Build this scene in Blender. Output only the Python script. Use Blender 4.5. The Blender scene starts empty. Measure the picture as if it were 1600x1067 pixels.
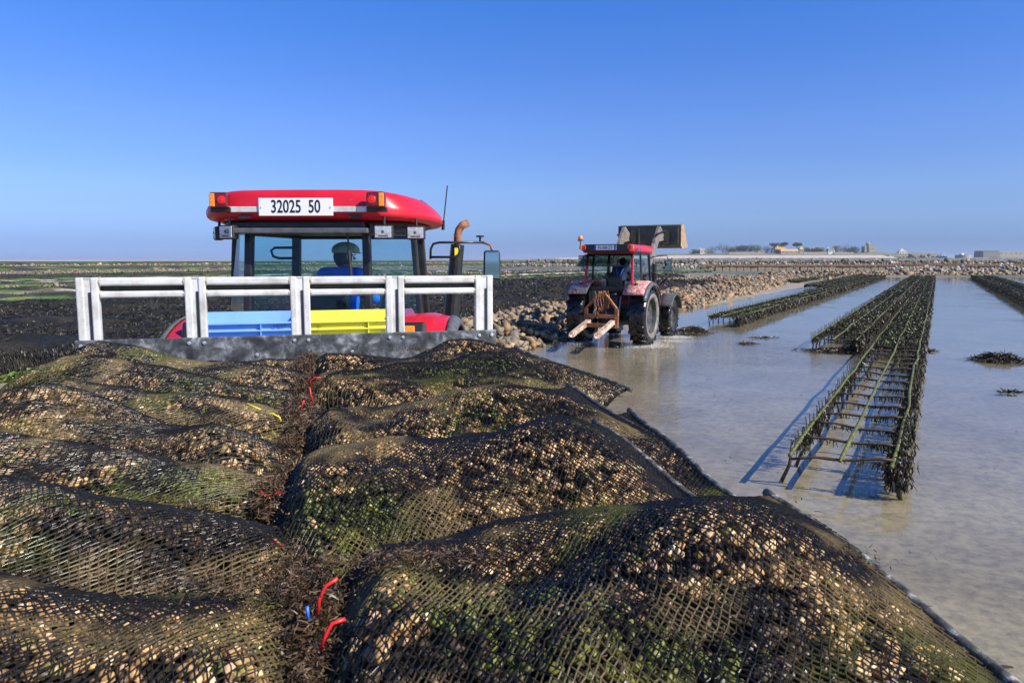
import bpy, bmesh, math, random
import numpy as np
from mathutils import Vector, Matrix

S = bpy.context.scene
COL = S.collection
R = math.radians
H = 2.25                                   # eye height of the photographer on the trailer
PITCH = R(6.3)
F = 1150.0                                 # focal length in photo pixels (1600 wide)

# ------------------------------------------------------------------ camera
cam_d = bpy.data.cameras.new('camera')
cam_d.sensor_width = 36.0
cam_d.lens = F / 1600 * 36
cam_d.clip_start = 0.05
cam_d.dof.use_dof = True
cam_d.dof.focus_distance = 9.0
cam_d.dof.aperture_fstop = 13.0
cam_d.clip_end = 20000
cam = bpy.data.objects.new('camera', cam_d)
cam.location = (0, 0, H)
cam.rotation_euler = (R(90) - PITCH, 0, 0)
COL.objects.link(cam)
S.camera = cam
S.render.resolution_x = 1024
S.render.resolution_y = 682

# ------------------------------------------------------------------ sky and sun
SUN_EL = R(38)
az = R(120)                                # clockwise from +Y: right of and slightly behind the camera
SUN = Vector((math.sin(az) * math.cos(SUN_EL), math.cos(az) * math.cos(SUN_EL), math.sin(SUN_EL)))
w = bpy.data.worlds.new('World')
S.world = w
w.use_nodes = True
nt = w.node_tree
nt.nodes.clear()
sky = nt.nodes.new('ShaderNodeTexSky')
sky.sky_type = 'NISHITA'
sky.sun_disc = False
sky.sun_elevation = SUN_EL
sky.sun_rotation = az
sky.altitude = 0
sky.air_density = 0.7
sky.dust_density = 0.0
sky.ozone_density = 8.0
bg = nt.nodes.new('ShaderNodeBackground')
bg.inputs['Strength'].default_value = 0.073
wo = nt.nodes.new('ShaderNodeOutputWorld')
# clear polarised-blue spring sky: colour by height above the horizon, the same all round
geo = nt.nodes.new('ShaderNodeTexCoord'); sep = nt.nodes.new('ShaderNodeSeparateXYZ'); nt.links.new(geo.outputs['Generated'], sep.inputs[0])
rp = nt.nodes.new('ShaderNodeValToRGB'); nt.links.new(sep.outputs['Z'], rp.inputs[0])
stops = [(0.0, (0.39, 0.46, 0.86)), (0.023, (0.52, 0.56, 0.84)), (0.055, (0.90, 0.84, 1.0)), (0.09, (1.15, 1.05, 1.16)), (0.172, (1.22, 1.22, 1.50)), (0.312, (0.80, 1.32, 1.88)), (0.6, (0.7, 1.2, 1.7))]
while len(rp.color_ramp.elements) < len(stops): rp.color_ramp.elements.new(0.5)
for e, (p_, c_) in zip(rp.color_ramp.elements, stops): e.position = p_; e.color = (c_[0] / 2, c_[1] / 2, c_[2] / 2, 1)
mu2 = nt.nodes.new('ShaderNodeVectorMath'); mu2.operation = 'MULTIPLY'
nt.links.new(sky.outputs[0], mu2.inputs[0]); nt.links.new(rp.outputs[0], mu2.inputs[1])
mu3 = nt.nodes.new('ShaderNodeVectorMath'); mu3.operation = 'SCALE'; mu3.inputs['Scale'].default_value = 2.0
nt.links.new(mu2.outputs[0], mu3.inputs[0]); nt.links.new(mu3.outputs[0], bg.inputs[0])
nt.links.new(bg.outputs[0], wo.inputs[0])
sl = bpy.data.lights.new('sun', 'SUN')
sl.energy = 4.7
sl.angle = R(0.5)
sl.color = (1.0, 0.94, 0.84)
so = bpy.data.objects.new('sun', sl)
so.rotation_euler = SUN.to_track_quat('Z', 'Y').to_euler()
so.location = (10, -10, 20)
COL.objects.link(so)
S.view_settings.view_transform = 'Standard'
S.view_settings.look = 'None'
S.view_settings.exposure = 0.65
S.view_settings.gamma = 1

# ------------------------------------------------------------------ placing helpers
SP, CP = math.sin(PITCH), math.cos(PITCH)
def ray(px, py):
    u = (px - 800) / F; v = (py - 533.5) / F
    return Vector((u, CP - v * SP, -SP - v * CP))
def ground(px, py, z=0.0):                 # point at height z seen at this photo pixel
    r = ray(px, py); t = (z - H) / r.z
    return Vector((r.x * t, r.y * t, z))
def depth(px, py, d):                      # point at forward distance d seen at this photo pixel
    r = ray(px, py); t = d / r.y
    return Vector((r.x * t, d, H + r.z * t))
TD = Vector((math.sin(R(29.9)), math.cos(R(29.9)), 0))      # direction of the oyster tables
TN = Vector((-TD.y, TD.x, 0))                               # across them, to the left
def tq(s, q, z=0.0):
    return Vector((TD.x * s + TN.x * q, TD.y * s + TN.y * q, z))
TA = Vector((-math.sin(R(15.8)), math.cos(R(15.8)), 0))     # trailer forward
TB = Vector((TA.y, -TA.x, 0))                               # trailer right

# ------------------------------------------------------------------ materials
MATS = {}
def nodes_of(m):
    m.use_nodes = True
    t = m.node_tree
    return t, t.nodes['Principled BSDF'], t.nodes['Material Output']
def _ramp(t, src, stops):
    r = t.nodes.new('ShaderNodeValToRGB')
    el = r.color_ramp.elements
    while len(el) < len(stops): el.new(0.5)
    for e, (p, c) in zip(el, stops):
        e.position = p; e.color = (*c, 1)
    t.links.new(src, r.inputs[0])
    return r.outputs[0]
def _noise(t, scale, detail=4, rough=0.6, vec=None, dist=0.0):
    n = t.nodes.new('ShaderNodeTexNoise')
    n.inputs['Scale'].default_value = scale
    n.inputs['Detail'].default_value = detail
    n.inputs['Roughness'].default_value = rough
    n.inputs['Distortion'].default_value = dist
    if vec is None:
        g = t.nodes.new('ShaderNodeTexCoord'); vec = g.outputs['Object']
    t.links.new(vec, n.inputs['Vector'])
    return n.outputs['Fac']
def _bump(t, b, src, strength, dist=0.02):
    bp = t.nodes.new('ShaderNodeBump')
    bp.inputs['Strength'].default_value = strength
    bp.inputs['Distance'].default_value = dist
    t.links.new(src, bp.inputs['Height'])
    old = b.inputs['Normal'].links
    if old: t.links.new(old[0].from_socket, bp.inputs['Normal'])
    t.links.new(bp.outputs[0], b.inputs['Normal'])
def mat(name, stops, scale=6, rough=0.5, metal=0.0, bump=0.0, bscale=None, bdist=0.01, rvar=0.0, detail=4, spec=0.5, coat=0.0, dist=0.0):
    if name in MATS: return MATS[name]
    m = bpy.data.materials.new(name); MATS[name] = m
    t, b, o = nodes_of(m)
    if isinstance(stops[0], (int, float)):
        b.inputs['Base Color'].default_value = (*stops, 1)
        n = None
    else:
        n = _noise(t, scale, detail, 0.65, dist=dist)
        t.links.new(_ramp(t, n, stops), b.inputs['Base Color'])
    b.inputs['Roughness'].default_value = rough
    b.inputs['Metallic'].default_value = metal
    b.inputs['Specular IOR Level'].default_value = spec
    b.inputs['Coat Weight'].default_value = coat
    if rvar:
        n2 = _noise(t, scale * 2.3, 3)
        mr = t.nodes.new('ShaderNodeMapRange')
        mr.inputs['From Min'].default_value = 0.3; mr.inputs['From Max'].default_value = 0.7
        mr.inputs['To Min'].default_value = max(0.03, rough - rvar); mr.inputs['To Max'].default_value = min(1, rough + rvar)
        t.links.new(n2, mr.inputs['Value']); t.links.new(mr.outputs[0], b.inputs['Roughness'])
    if bump:
        _bump(t, b, _noise(t, bscale or scale * 4, 5), bump, bdist)
    return m
def mat_attr(name, rough=0.5, bump=0.0, bscale=60, bdist=0.004, var=0.25, vscale=30, spec=0.5, rvar=0.0):
    """colour from the mesh attribute 'col' times a fine noise"""
    if name in MATS: return MATS[name]
    m = bpy.data.materials.new(name); MATS[name] = m
    t, b, o = nodes_of(m)
    a = t.nodes.new('ShaderNodeAttribute'); a.attribute_name = 'col'
    n = _noise(t, vscale, 4)
    mr = t.nodes.new('ShaderNodeMapRange')
    mr.inputs['From Min'].default_value = 0.3; mr.inputs['From Max'].default_value = 0.7
    mr.inputs['To Min'].default_value = 1 - var; mr.inputs['To Max'].default_value = 1 + var
    t.links.new(n, mr.inputs['Value'])
    mx = t.nodes.new('ShaderNodeVectorMath'); mx.operation = 'SCALE'
    t.links.new(a.outputs['Color'], mx.inputs[0]); t.links.new(mr.outputs[0], mx.inputs['Scale'])
    t.links.new(mx.outputs[0], b.inputs['Base Color'])
    b.inputs['Roughness'].default_value = rough
    b.inputs['Specular IOR Level'].default_value = spec
    if rvar:
        mr2 = t.nodes.new('ShaderNodeMapRange')
        mr2.inputs['From Min'].default_value = 0.35; mr2.inputs['From Max'].default_value = 0.65
        mr2.inputs['To Min'].default_value = max(0.05, rough - rvar); mr2.inputs['To Max'].default_value = rough + rvar
        t.links.new(_noise(t, 14, 3), mr2.inputs['Value']); t.links.new(mr2.outputs[0], b.inputs['Roughness'])
    if bump: _bump(t, b, _noise(t, bscale, 4), bump, bdist)
    return m
def schlick(t, f0, normal=None):
    g_ = t.nodes.new('ShaderNodeNewGeometry')
    d = t.nodes.new('ShaderNodeVectorMath'); d.operation = 'DOT_PRODUCT'
    t.links.new(g_.outputs['Incoming'], d.inputs[0]); t.links.new(normal or g_.outputs['Normal'], d.inputs[1])
    a = t.nodes.new('ShaderNodeMath'); a.operation = 'ABSOLUTE'; t.links.new(d.outputs['Value'], a.inputs[0])
    i_ = t.nodes.new('ShaderNodeMath'); i_.operation = 'SUBTRACT'; i_.inputs[0].default_value = 1.0; i_.use_clamp = True; t.links.new(a.outputs[0], i_.inputs[1])
    p = t.nodes.new('ShaderNodeMath'); p.operation = 'POWER'; p.inputs[1].default_value = 5; t.links.new(i_.outputs[0], p.inputs[0])
    m_ = t.nodes.new('ShaderNodeMath'); m_.operation = 'MULTIPLY_ADD'; m_.inputs[1].default_value = 1 - f0; m_.inputs[2].default_value = f0
    t.links.new(p.outputs[0], m_.inputs[0]); return m_.outputs[0]
def mat_glass(name, tint, refl=1.0, rough=0.02):
    if name in MATS: return MATS[name]
    m = bpy.data.materials.new(name); MATS[name] = m
    m.use_nodes = True; t = m.node_tree; t.nodes.clear()
    tr = t.nodes.new('ShaderNodeBsdfTransparent'); tr.inputs[0].default_value = (*tint, 1)
    gl = t.nodes.new('ShaderNodeBsdfGlossy'); gl.inputs['Roughness'].default_value = rough
    mu = t.nodes.new('ShaderNodeMath'); mu.operation = 'MULTIPLY'; mu.inputs[1].default_value = refl
    mx = t.nodes.new('ShaderNodeMixShader'); o = t.nodes.new('ShaderNodeOutputMaterial')
    t.links.new(schlick(t, 0.04), mu.inputs[0]); t.links.new(mu.outputs[0], mx.inputs[0])
    t.links.new(tr.outputs[0], mx.inputs[1]); t.links.new(gl.outputs[0], mx.inputs[2])
    t.links.new(mx.outputs[0], o.inputs[0])
    return m

M_RED = mat('red_paint', [(0.3, (0.50, 0.010, 0.022)), (0.7, (0.62, 0.018, 0.035))], 2.5, 0.33, rvar=0.12, coat=0.3, bump=0.04, bscale=40)
def scuff(name, base, dark, light, sc=9, rough=0.45, thr=0.66):
    """painted surface with pale scratches and dirt of irregular shape"""
    if name in MATS: return MATS[name]
    m = bpy.data.materials.new(name); MATS[name] = m
    t, b, o = nodes_of(m)
    c1 = _ramp(t, _noise(t, sc * 0.4, 5), [(0.3, dark), (0.62, base)])
    msk = _ramp(t, _noise(t, sc, 8, 0.75, dist=1.5), [(thr - 0.02, (0, 0, 0)), (thr + 0.03, (1, 1, 1))])
    mx = t.nodes.new('ShaderNodeMix'); mx.data_type = 'RGBA'
    t.links.new(msk, mx.inputs['Factor']); t.links.new(c1, mx.inputs['A']); mx.inputs['B'].default_value = (*light, 1)
    t.links.new(mx.outputs['Result'], b.inputs['Base Color'])
    b.inputs['Roughness'].default_value = rough
    _bump(t, b, msk, 0.2, 0.002)
    return m
M_ROOF = scuff('red_roof_paint', (0.60, 0.014, 0.032), (0.50, 0.010, 0.022), (0.72, 0.36, 0.30), 9, 0.34, 0.67)
M_FEND2 = scuff('mud_spattered_red', (0.50, 0.02, 0.035), (0.40, 0.012, 0.02), (0.62, 0.58, 0.50), 16, 0.5, 0.50)
M_BLACK = mat('black_plastic', [(0.35, (0.012, 0.012, 0.013)), (0.7, (0.03, 0.03, 0.03))], 8, 0.42, bump=0.1, bscale=60, bdist=0.002, rvar=0.12)
M_FRAME = mat('black_painted_steel', [(0.35, (0.010, 0.010, 0.011)), (0.75, (0.028, 0.027, 0.026))], 9, 0.35, rvar=0.1)
M_DGREY = mat('dark_grey_plastic', [(0.35, (0.06, 0.065, 0.07)), (0.7, (0.12, 0.125, 0.13))], 14, 0.5, bump=0.1, bscale=80, rvar=0.1)
M_TYRE = mat('wet_rubber', [(0.4, (0.010, 0.010, 0.011)), (0.75, (0.028, 0.027, 0.026))], 6, 0.22, bump=0.25, bscale=40, bdist=0.004, rvar=0.12)
M_RIM = mat('mud_greyed_rim', [(0.35, (0.09, 0.085, 0.08)), (0.7, (0.26, 0.24, 0.21))], 7, 0.6, rvar=0.1)
M_RIMD = mat('dark_wet_rim', [(0.35, (0.03, 0.03, 0.03)), (0.7, (0.12, 0.115, 0.11))], 7, 0.35, rvar=0.1)
M_ALU = mat('weathered_aluminium', [(0.32, (0.46, 0.445, 0.40)), (0.5, (0.62, 0.615, 0.59)), (0.7, (0.74, 0.735, 0.71))], 9, 0.42, 0.15, bump=0.12, bscale=60, bdist=0.002, rvar=0.12)
M_WELD = mat('dull_weld', [(0.35, (0.42, 0.37, 0.24)), (0.7, (0.6, 0.57, 0.46))], 60, 0.6, 0.3, bump=0.6, bscale=200, bdist=0.003)
M_GALV = mat('galvanised_steel', [(0.35, (0.30, 0.30, 0.30)), (0.65, (0.5, 0.5, 0.5))], 30, 0.5, 0.5)
M_RUST = mat('rusty_steel', [(0.3, (0.10, 0.035, 0.015)), (0.5, (0.30, 0.12, 0.05)), (0.7, (0.42, 0.22, 0.12))], 14, 0.85, bump=0.5, bscale=60, bdist=0.004)
M_RUSTW = scuff('rusty_white_paint', (0.34, 0.19, 0.12), (0.20, 0.08, 0.04), (0.56, 0.47, 0.40), 8, 0.8, 0.50)
M_WHITE = mat('plate_white', (0.82, 0.82, 0.81), rough=0.35)
M_INK = mat('plate_black', (0.01, 0.01, 0.012), rough=0.4)
M_PBLUE = mat('plate_blue', (0.02, 0.08, 0.55), rough=0.35)
M_ORANGE = mat('orange_lens', [(0.4, (0.85, 0.22, 0.01)), (0.6, (0.95, 0.32, 0.02))], 60, 0.12, coat=0.5)
M_REDLENS = mat('red_lens', (0.75, 0.015, 0.01), rough=0.12, coat=0.5)
M_DREDLENS = mat('dark_red_lens', (0.14, 0.006, 0.008), rough=0.15, coat=0.5)
M_LAMP = mat('lamp_reflector', [(0.35, (0.40, 0.40, 0.41)), (0.7, (0.75, 0.75, 0.75))], 30, 0.2, 0.35, bump=0.3, bscale=110, bdist=0.003)
M_GLASS = mat_glass('tinted_cab_glass', (0.60, 0.84, 0.87), 0.9)
M_GLASSD = mat_glass('dark_cab_glass', (0.30, 0.42, 0.40), 1.2)
M_MIRROR = mat('mirror_glass', (0.35, 0.55, 0.62), rough=0.04, metal=1.0)
M_BLUEC = scuff('blue_crate_plastic', (0.24, 0.45, 0.84), (0.17, 0.37, 0.80), (0.42, 0.42, 0.38), 8, 0.5, 0.645)
M_YELC = scuff('yellow_crate_plastic', (0.78, 0.76, 0.10), (0.70, 0.67, 0.07), (0.42, 0.40, 0.10), 8, 0.5, 0.60)
M_STEELB = mat('worn_bucket_steel', [(0.3, (0.055, 0.065, 0.045)), (0.5, (0.11, 0.125, 0.09)), (0.72, (0.20, 0.16, 0.10))], 3, 0.5, 0.1, bump=0.15, rvar=0.1)
M_STEELT = mat('bare_edge_steel', [(0.3, (0.30, 0.19, 0.10)), (0.7, (0.5, 0.36, 0.22))], 9, 0.6, 0.2)
M_LOADER = mat('grey_loader_paint', [(0.3, (0.10, 0.085, 0.07)), (0.55, (0.20, 0.175, 0.155)), (0.75, (0.30, 0.265, 0.235))], 6, 0.5, bump=0.1)
M_HDPE = mat('scratched_black_board', [(0.36, (0.022, 0.024, 0.027)), (0.48, (0.055, 0.06, 0.066)), (0.56, (0.12, 0.13, 0.145)), (0.66, (0.30, 0.31, 0.34))], 13, 0.5, bump=0.15, bscale=50, bdist=0.002, detail=14, dist=0.5, rvar=0.1)
M_BOLT = mat('bolt_head', (0.7, 0.7, 0.68), rough=0.35, metal=0.7)
M_YSTICK = mat('yellow_sticker', (0.85, 0.75, 0.03), rough=0.5)
M_SKIN = mat('skin', (0.42, 0.21, 0.14), rough=0.5)
M_HAIR = mat('dark_hair', (0.03, 0.02, 0.015), rough=0.6, bump=0.5, bscale=200)
M_CAP = mat('grey_cap_cloth', [(0.35, (0.26, 0.29, 0.25)), (0.7, (0.42, 0.46, 0.40))], 25, 0.9, bump=0.4, bscale=200, bdist=0.002)
M_JBLUE = mat('blue_jacket_cloth', [(0.35, (0.016, 0.17, 0.90)), (0.7, (0.03, 0.22, 0.95))], 12, 0.65, bump=0.5, bscale=14, bdist=0.02)
M_JNAVY = mat('navy_jacket_cloth', [(0.35, (0.008, 0.014, 0.04)), (0.7, (0.02, 0.035, 0.10))], 10, 0.7, bump=0.5, bscale=14, bdist=0.02)
M_STRAP = mat('blue_strap', (0.01, 0.12, 0.62), rough=0.6)
M_TROUS = mat('dark_trousers', (0.03, 0.035, 0.04), rough=0.8)
M_VINYL = mat('black_seat_vinyl', (0.014, 0.014, 0.015), rough=0.25, bump=0.1, bscale=30)
M_DECK = mat('wet_trailer_deck', [(0.35, (0.03, 0.025, 0.02)), (0.7, (0.09, 0.08, 0.06))], 10, 0.6, bump=0.3)

# ------------------------------------------------------------------ object helpers
def link(name, me, m=None, parent=None, smooth=False):
    o = bpy.data.objects.new(name, me)
    COL.objects.link(o)
    if m is not None and not me.materials: me.materials.append(m)
    if parent is not None: o.parent = parent
    if smooth:
        me.polygons.foreach_set('use_smooth', [True] * len(me.polygons))
    return o
def tag(o, label=None, cat=None, group=None, kind=None):
    if label: o['label'] = label
    if cat: o['category'] = cat
    if group: o['group'] = group
    if kind: o['kind'] = kind
    return o
def empty(name, loc=(0, 0, 0), rz=0.0, label=None, cat=None, group=None):
    o = bpy.data.objects.new(name, None)
    o.empty_display_size = 0.2
    o.location = loc; o.rotation_euler = (0, 0, rz)
    COL.objects.link(o)
    return tag(o, label, cat, group)
def copy_tree(o, parent=None):
    c = o.copy(); COL.objects.link(c)
    if parent is not None: c.parent = parent
    for k in o.children: copy_tree(k, c)
    return c
def mesh_np(name, V, Fc, col=None):
    """V (n,3), Fc (m,k) all faces with k corners, or a list of such arrays"""
    V = np.asarray(V, dtype=np.float32)
    if not isinstance(Fc, list): Fc = [Fc]
    Fc = [np.asarray(f, dtype=np.int32) for f in Fc if len(f)]
    me = bpy.data.meshes.new(name)
    me.vertices.add(len(V)); me.vertices.foreach_set('co', V.ravel())
    loops = np.concatenate([f.ravel() for f in Fc])
    tot = np.concatenate([np.full(len(f), f.shape[1], dtype=np.int32) for f in Fc])
    start = np.concatenate([[0], np.cumsum(tot)[:-1]]).astype(np.int32)
    me.loops.add(len(loops)); me.loops.foreach_set('vertex_index', loops)
    me.polygons.add(len(tot)); me.polygons.foreach_set('loop_start', start)
    me.update(calc_edges=True)
    if col is not None:
        a = me.color_attributes.new('col', 'FLOAT_COLOR', 'POINT')
        c = np.ones((len(V), 4), dtype=np.float32); c[:, :3] = col
        a.data.foreach_set('color', c.ravel())
    return me
class MB:
    def __init__(s): s.v = []; s.f = []
    def add(s, vs, fs):
        n = len(s.v); s.v += [tuple(x) for x in vs]; s.f += [tuple(i + n for i in f) for f in fs]; return s
    def box(s, c, d, rz=0.0, rx=0.0, ry=0.0, taper=1.0):
        x, y, z = [k / 2 for k in d]
        vs = [Vector((sx * x * (taper if sz > 0 else 1), sy * y * (taper if sz > 0 else 1), sz * z)) for sz in (-1, 1) for sx, sy in ((-1, -1), (1, -1), (1, 1), (-1, 1))]
        if rx or ry or rz:
            m = Matrix.Rotation(rz, 3, 'Z') @ Matrix.Rotation(ry, 3, 'Y') @ Matrix.Rotation(rx, 3, 'X')
            vs = [m @ v for v in vs]
        c = Vector(c)
        return s.add([v + c for v in vs], [(3, 2, 1, 0), (4, 5, 6, 7), (0, 1, 5, 4), (1, 2, 6, 5), (2, 3, 7, 6), (3, 0, 4, 7)])
    def bar(s, p0, p1, wdt, hgt, up=(0, 0, 1)):
        p0 = Vector(p0); p1 = Vector(p1); d = (p1 - p0).normalized(); up = Vector(up)
        if abs(d.dot(up)) > 0.98: up = Vector((0, 1, 0))
        a = d.cross(up).normalized(); b = a.cross(d).normalized()
        vs = [p + a * sx * wdt / 2 + b * sz * hgt / 2 for p in (p0, p1) for sx, sz in ((-1, -1), (1, -1), (1, 1), (-1, 1))]
        return s.add(vs, [(3, 2, 1, 0), (4, 5, 6, 7), (0, 1, 5, 4), (1, 2, 6, 5), (2, 3, 7, 6), (3, 0, 4, 7)])
    def tube(s, pts, r, n=8, cap=True):
        pts = [Vector(p) for p in pts]
        rs = r if isinstance(r, (list, tuple)) else [r] * len(pts)
        base = len(s.v); prev = None
        for i, p in enumerate(pts):
            d = (pts[min(i + 1, len(pts) - 1)] - pts[max(i - 1, 0)]).normalized()
            if prev is None:
                up = Vector((0, 0, 1)) if abs(d.z) < 0.9 else Vector((1, 0, 0))
                a = d.cross(up).normalized()
            else:
                a = (prev - d * prev.dot(d)).normalized()
            prev = a; b = d.cross(a)
            for k in range(n):
                t = 2 * math.pi * k / n
                s.v.append(tuple(p + (a * math.cos(t) + b * math.sin(t)) * rs[i]))
        for i in range(len(pts) - 1):
            for k in range(n):
                a0 = base + i * n + k; a1 = base + i * n + (k + 1) % n
                s.f.append((a0, a1, a1 + n, a0 + n))
        if cap:
            s.f.append(tuple(base + k for k in range(n))[::-1])
            s.f.append(tuple(base + (len(pts) - 1) * n + k for k in range(n)))
        return s
    def lathe(s, prof, n=32, axis='X', c=(0, 0, 0), closed=True):
        """prof: list of (radius, along) revolved about the axis"""
        base = len(s.v); c = Vector(c); m = len(prof)
        for k in range(n):
            t = 2 * math.pi * k / n
            for r_, h in prof:
                if axis == 'X': p = Vector((h, r_ * math.cos(t), r_ * math.sin(t)))
                elif axis == 'Z': p = Vector((r_ * math.cos(t), r_ * math.sin(t), h))
                else: p = Vector((r_ * math.cos(t), h, r_ * math.sin(t)))
                s.v.append(tuple(p + c))
        rng_ = m if closed else m - 1
        for k in range(n):
            for i in range(rng_):
                a = base + k * m + i; b = base + k * m + (i + 1) % m
                c2 = base + ((k + 1) % n) * m + (i + 1) % m; d = base + ((k + 1) % n) * m + i
                s.f.append((a, b, c2, d))
        return s
    def prism(s, poly, lo, hi, axis='X'):
        n = len(poly)
        def P(a, b, h):
            return {'X': (h, a, b), 'Y': (a, h, b), 'Z': (a, b, h)}[axis]
        vs = [P(a, b, lo) for a, b in poly] + [P(a, b, hi) for a, b in poly]
        fs = [tuple(range(n))[::-1], tuple(range(n, 2 * n))] + [(i, (i + 1) % n, (i + 1) % n + n, i + n) for i in range(n)]
        return s.add(vs, fs)
    def loft(s, rings, cap=True):
        base = len(s.v); n = len(rings[0])
        for r_ in rings: s.v += [tuple(p) for p in r_]
        for i in range(len(rings) - 1):
            for k in range(n):
                a0 = base + i * n + k; a1 = base + i * n + (k + 1) % n
                s.f.append((a0, a1, a1 + n, a0 + n))
        if cap:
            s.f.append(tuple(base + k for k in range(n))[::-1])
            s.f.append(tuple(base + (len(rings) - 1) * n + k for k in range(n)))
        return s
    def grid(s, rows):
        base = len(s.v); n = len(rows[0])
        for r_ in rows: s.v += [tuple(p) for p in r_]
        for i in range(len(rows) - 1):
            for k in range(n - 1):
                a = base + i * n + k
                s.f.append((a, a + 1, a + n + 1, a + n))
        return s
    def build(s, name, m, parent=None, smooth=False, bevel=0.0, seg=2, solid=0.0, sub=0):
        me = bpy.data.meshes.new(name)
        me.from_pydata(s.v, [], s.f)
        bm = bmesh.new(); bm.from_mesh(me)
        bmesh.ops.recalc_face_normals(bm, faces=bm.faces)
        bm.to_mesh(me); bm.free()
        o = link(name, me, m, parent, smooth)
        if solid:
            md = o.modifiers.new('solid', 'SOLIDIFY'); md.thickness = solid; md.offset = 0
        if sub:
            md = o.modifiers.new('sub', 'SUBSURF'); md.levels = sub; md.render_levels = sub
        if bevel:
            md = o.modifiers.new('bevel', 'BEVEL'); md.width = bevel; md.segments = seg; md.limit_method = 'ANGLE'; md.angle_limit = R(35)
            if smooth:
                pass
        return o
def text_obj(name, body, size, m, parent, loc, rot, sx=1.0, depth_=0.001, space=1.0):
    cu = bpy.data.curves.new(name, 'FONT')
    cu.body = body; cu.size = size; cu.extrude = depth_; cu.align_x = 'CENTER'; cu.align_y = 'CENTER'
    cu.space_character = space; cu.offset = size * 0.012
    tmp = bpy.data.objects.new(name + '_tmp', cu); COL.objects.link(tmp)
    dg = bpy.context.evaluated_depsgraph_get()
    me = bpy.data.meshes.new_from_object(tmp.evaluated_get(dg))
    bpy.data.objects.remove(tmp); bpy.data.curves.remove(cu)
    me.name = name; me.materials.clear()
    o = link(name, me, m, parent)
    o.location = loc; o.rotation_euler = rot; o.scale = (sx, 1, 1)
    return o
def snoise(P, scale, seed, octs=3):
    """smooth pseudo-noise from sines, P (n,k) -> (n,), about -1..1"""
    rg = np.random.default_rng(seed)
    P = np.asarray(P, dtype=float); out = np.zeros(len(P)); amp = 1.0; tot = 0
    for o_ in range(octs):
        for _ in range(4):
            d = rg.normal(size=P.shape[1]); d /= np.linalg.norm(d)
            out += amp * np.sin(P @ d * scale * rg.uniform(0.7, 1.4) + rg.uniform(0, 6.28))
            tot += amp * 0.5
        scale *= 2.1; amp *= 0.5
    return out / tot

# rocks ---------------------------------------------------------------
def rock_np(seed, npts=11):
    rg = np.random.default_rng(seed)
    p = rg.normal(size=(npts, 3)); p /= (0.5 * np.linalg.norm(p, axis=1) + 0.62 * np.abs(p).max(axis=1))[:, None]
    p *= rg.uniform(0.75, 1.05, (npts, 1)); p *= np.array([1.0, rg.uniform(0.6, 0.95), rg.uniform(0.45, 0.8)]) * 0.5
    bm = bmesh.new()
    for q in p: bm.verts.new(q)
    r_ = bmesh.ops.convex_hull(bm, input=bm.verts)
    loose = [v for v in bm.verts if not v.link_faces]
    for v in loose: bm.verts.remove(v)
    bmesh.ops.triangulate(bm, faces=bm.faces)
    bm.verts.index_update()
    V = np.array([v.co[:] for v in bm.verts]); Fc = np.array([[v.index for v in f.verts] for f in bm.faces])
    bm.free()
    return V, Fc
ROCKS = [rock_np(100 + i) for i in range(10)]
ROCKCOL = 0.56 * np.array([1.04, 0.94, 0.78]) * np.array([[0.46, 0.34, 0.22], [0.40, 0.32, 0.23], [0.50, 0.42, 0.31], [0.34, 0.29, 0.23], [0.30, 0.28, 0.25], [0.46, 0.28, 0.17], [0.40, 0.35, 0.28], [0.25, 0.23, 0.20]])
def rotmats(n, rg, tilt=1.0):
    a = rg.uniform(0, 6.283, n); b = rg.normal(0, tilt, n); c = rg.normal(0, tilt, n)
    ca, sa, cb, sb, cc, sc = np.cos(a), np.sin(a), np.cos(b), np.sin(b), np.cos(c), np.sin(c)
    Z = np.zeros(n); O = np.ones(n)
    Rz = np.stack([ca, -sa, Z, sa, ca, Z, Z, Z, O], 1).reshape(n, 3, 3)
    Rx = np.stack([O, Z, Z, Z, cb, -sb, Z, sb, cb], 1).reshape(n, 3, 3)
    Ry = np.stack([cc, Z, sc, Z, O, Z, -sc, Z, cc], 1).reshape(n, 3, 3)
    return Rz @ Rx @ Ry
def scatter(parts, pos, size, rg, cols, tilt=0.6, base=None):
    """join many small solids: parts list of (V,F), pos (n,3), size (n,) or (n,3), cols (n,3)"""
    n = len(pos); which = rg.integers(0, len(parts), n); Rm = rotmats(n, rg, tilt)
    if base is not None: Rm = base @ Rm
    size = np.asarray(size); 
    if size.ndim == 1: size = size[:, None].repeat(3, 1)
    Vs = []; Fs = []; Cs = []; off = 0
    for k, (V, Fc) in enumerate(parts):
        id_ = np.where(which == k)[0]
        if len(id_) == 0: continue
        vv = V[None] * size[id_][:, None, :]
        vv = np.einsum('nij,nkj->nki', Rm[id_], vv) + pos[id_][:, None, :]
        Vs.append(vv.reshape(-1, 3))
        Fs.append((Fc[None] + (np.arange(len(id_)) * len(V))[:, None, None] + off).reshape(-1, Fc.shape[1]))
        Cs.append(np.repeat(cols[id_], len(V), axis=0)); off += len(id_) * len(V)
    return np.concatenate(Vs), np.concatenate(Fs), np.concatenate(Cs)
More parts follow.
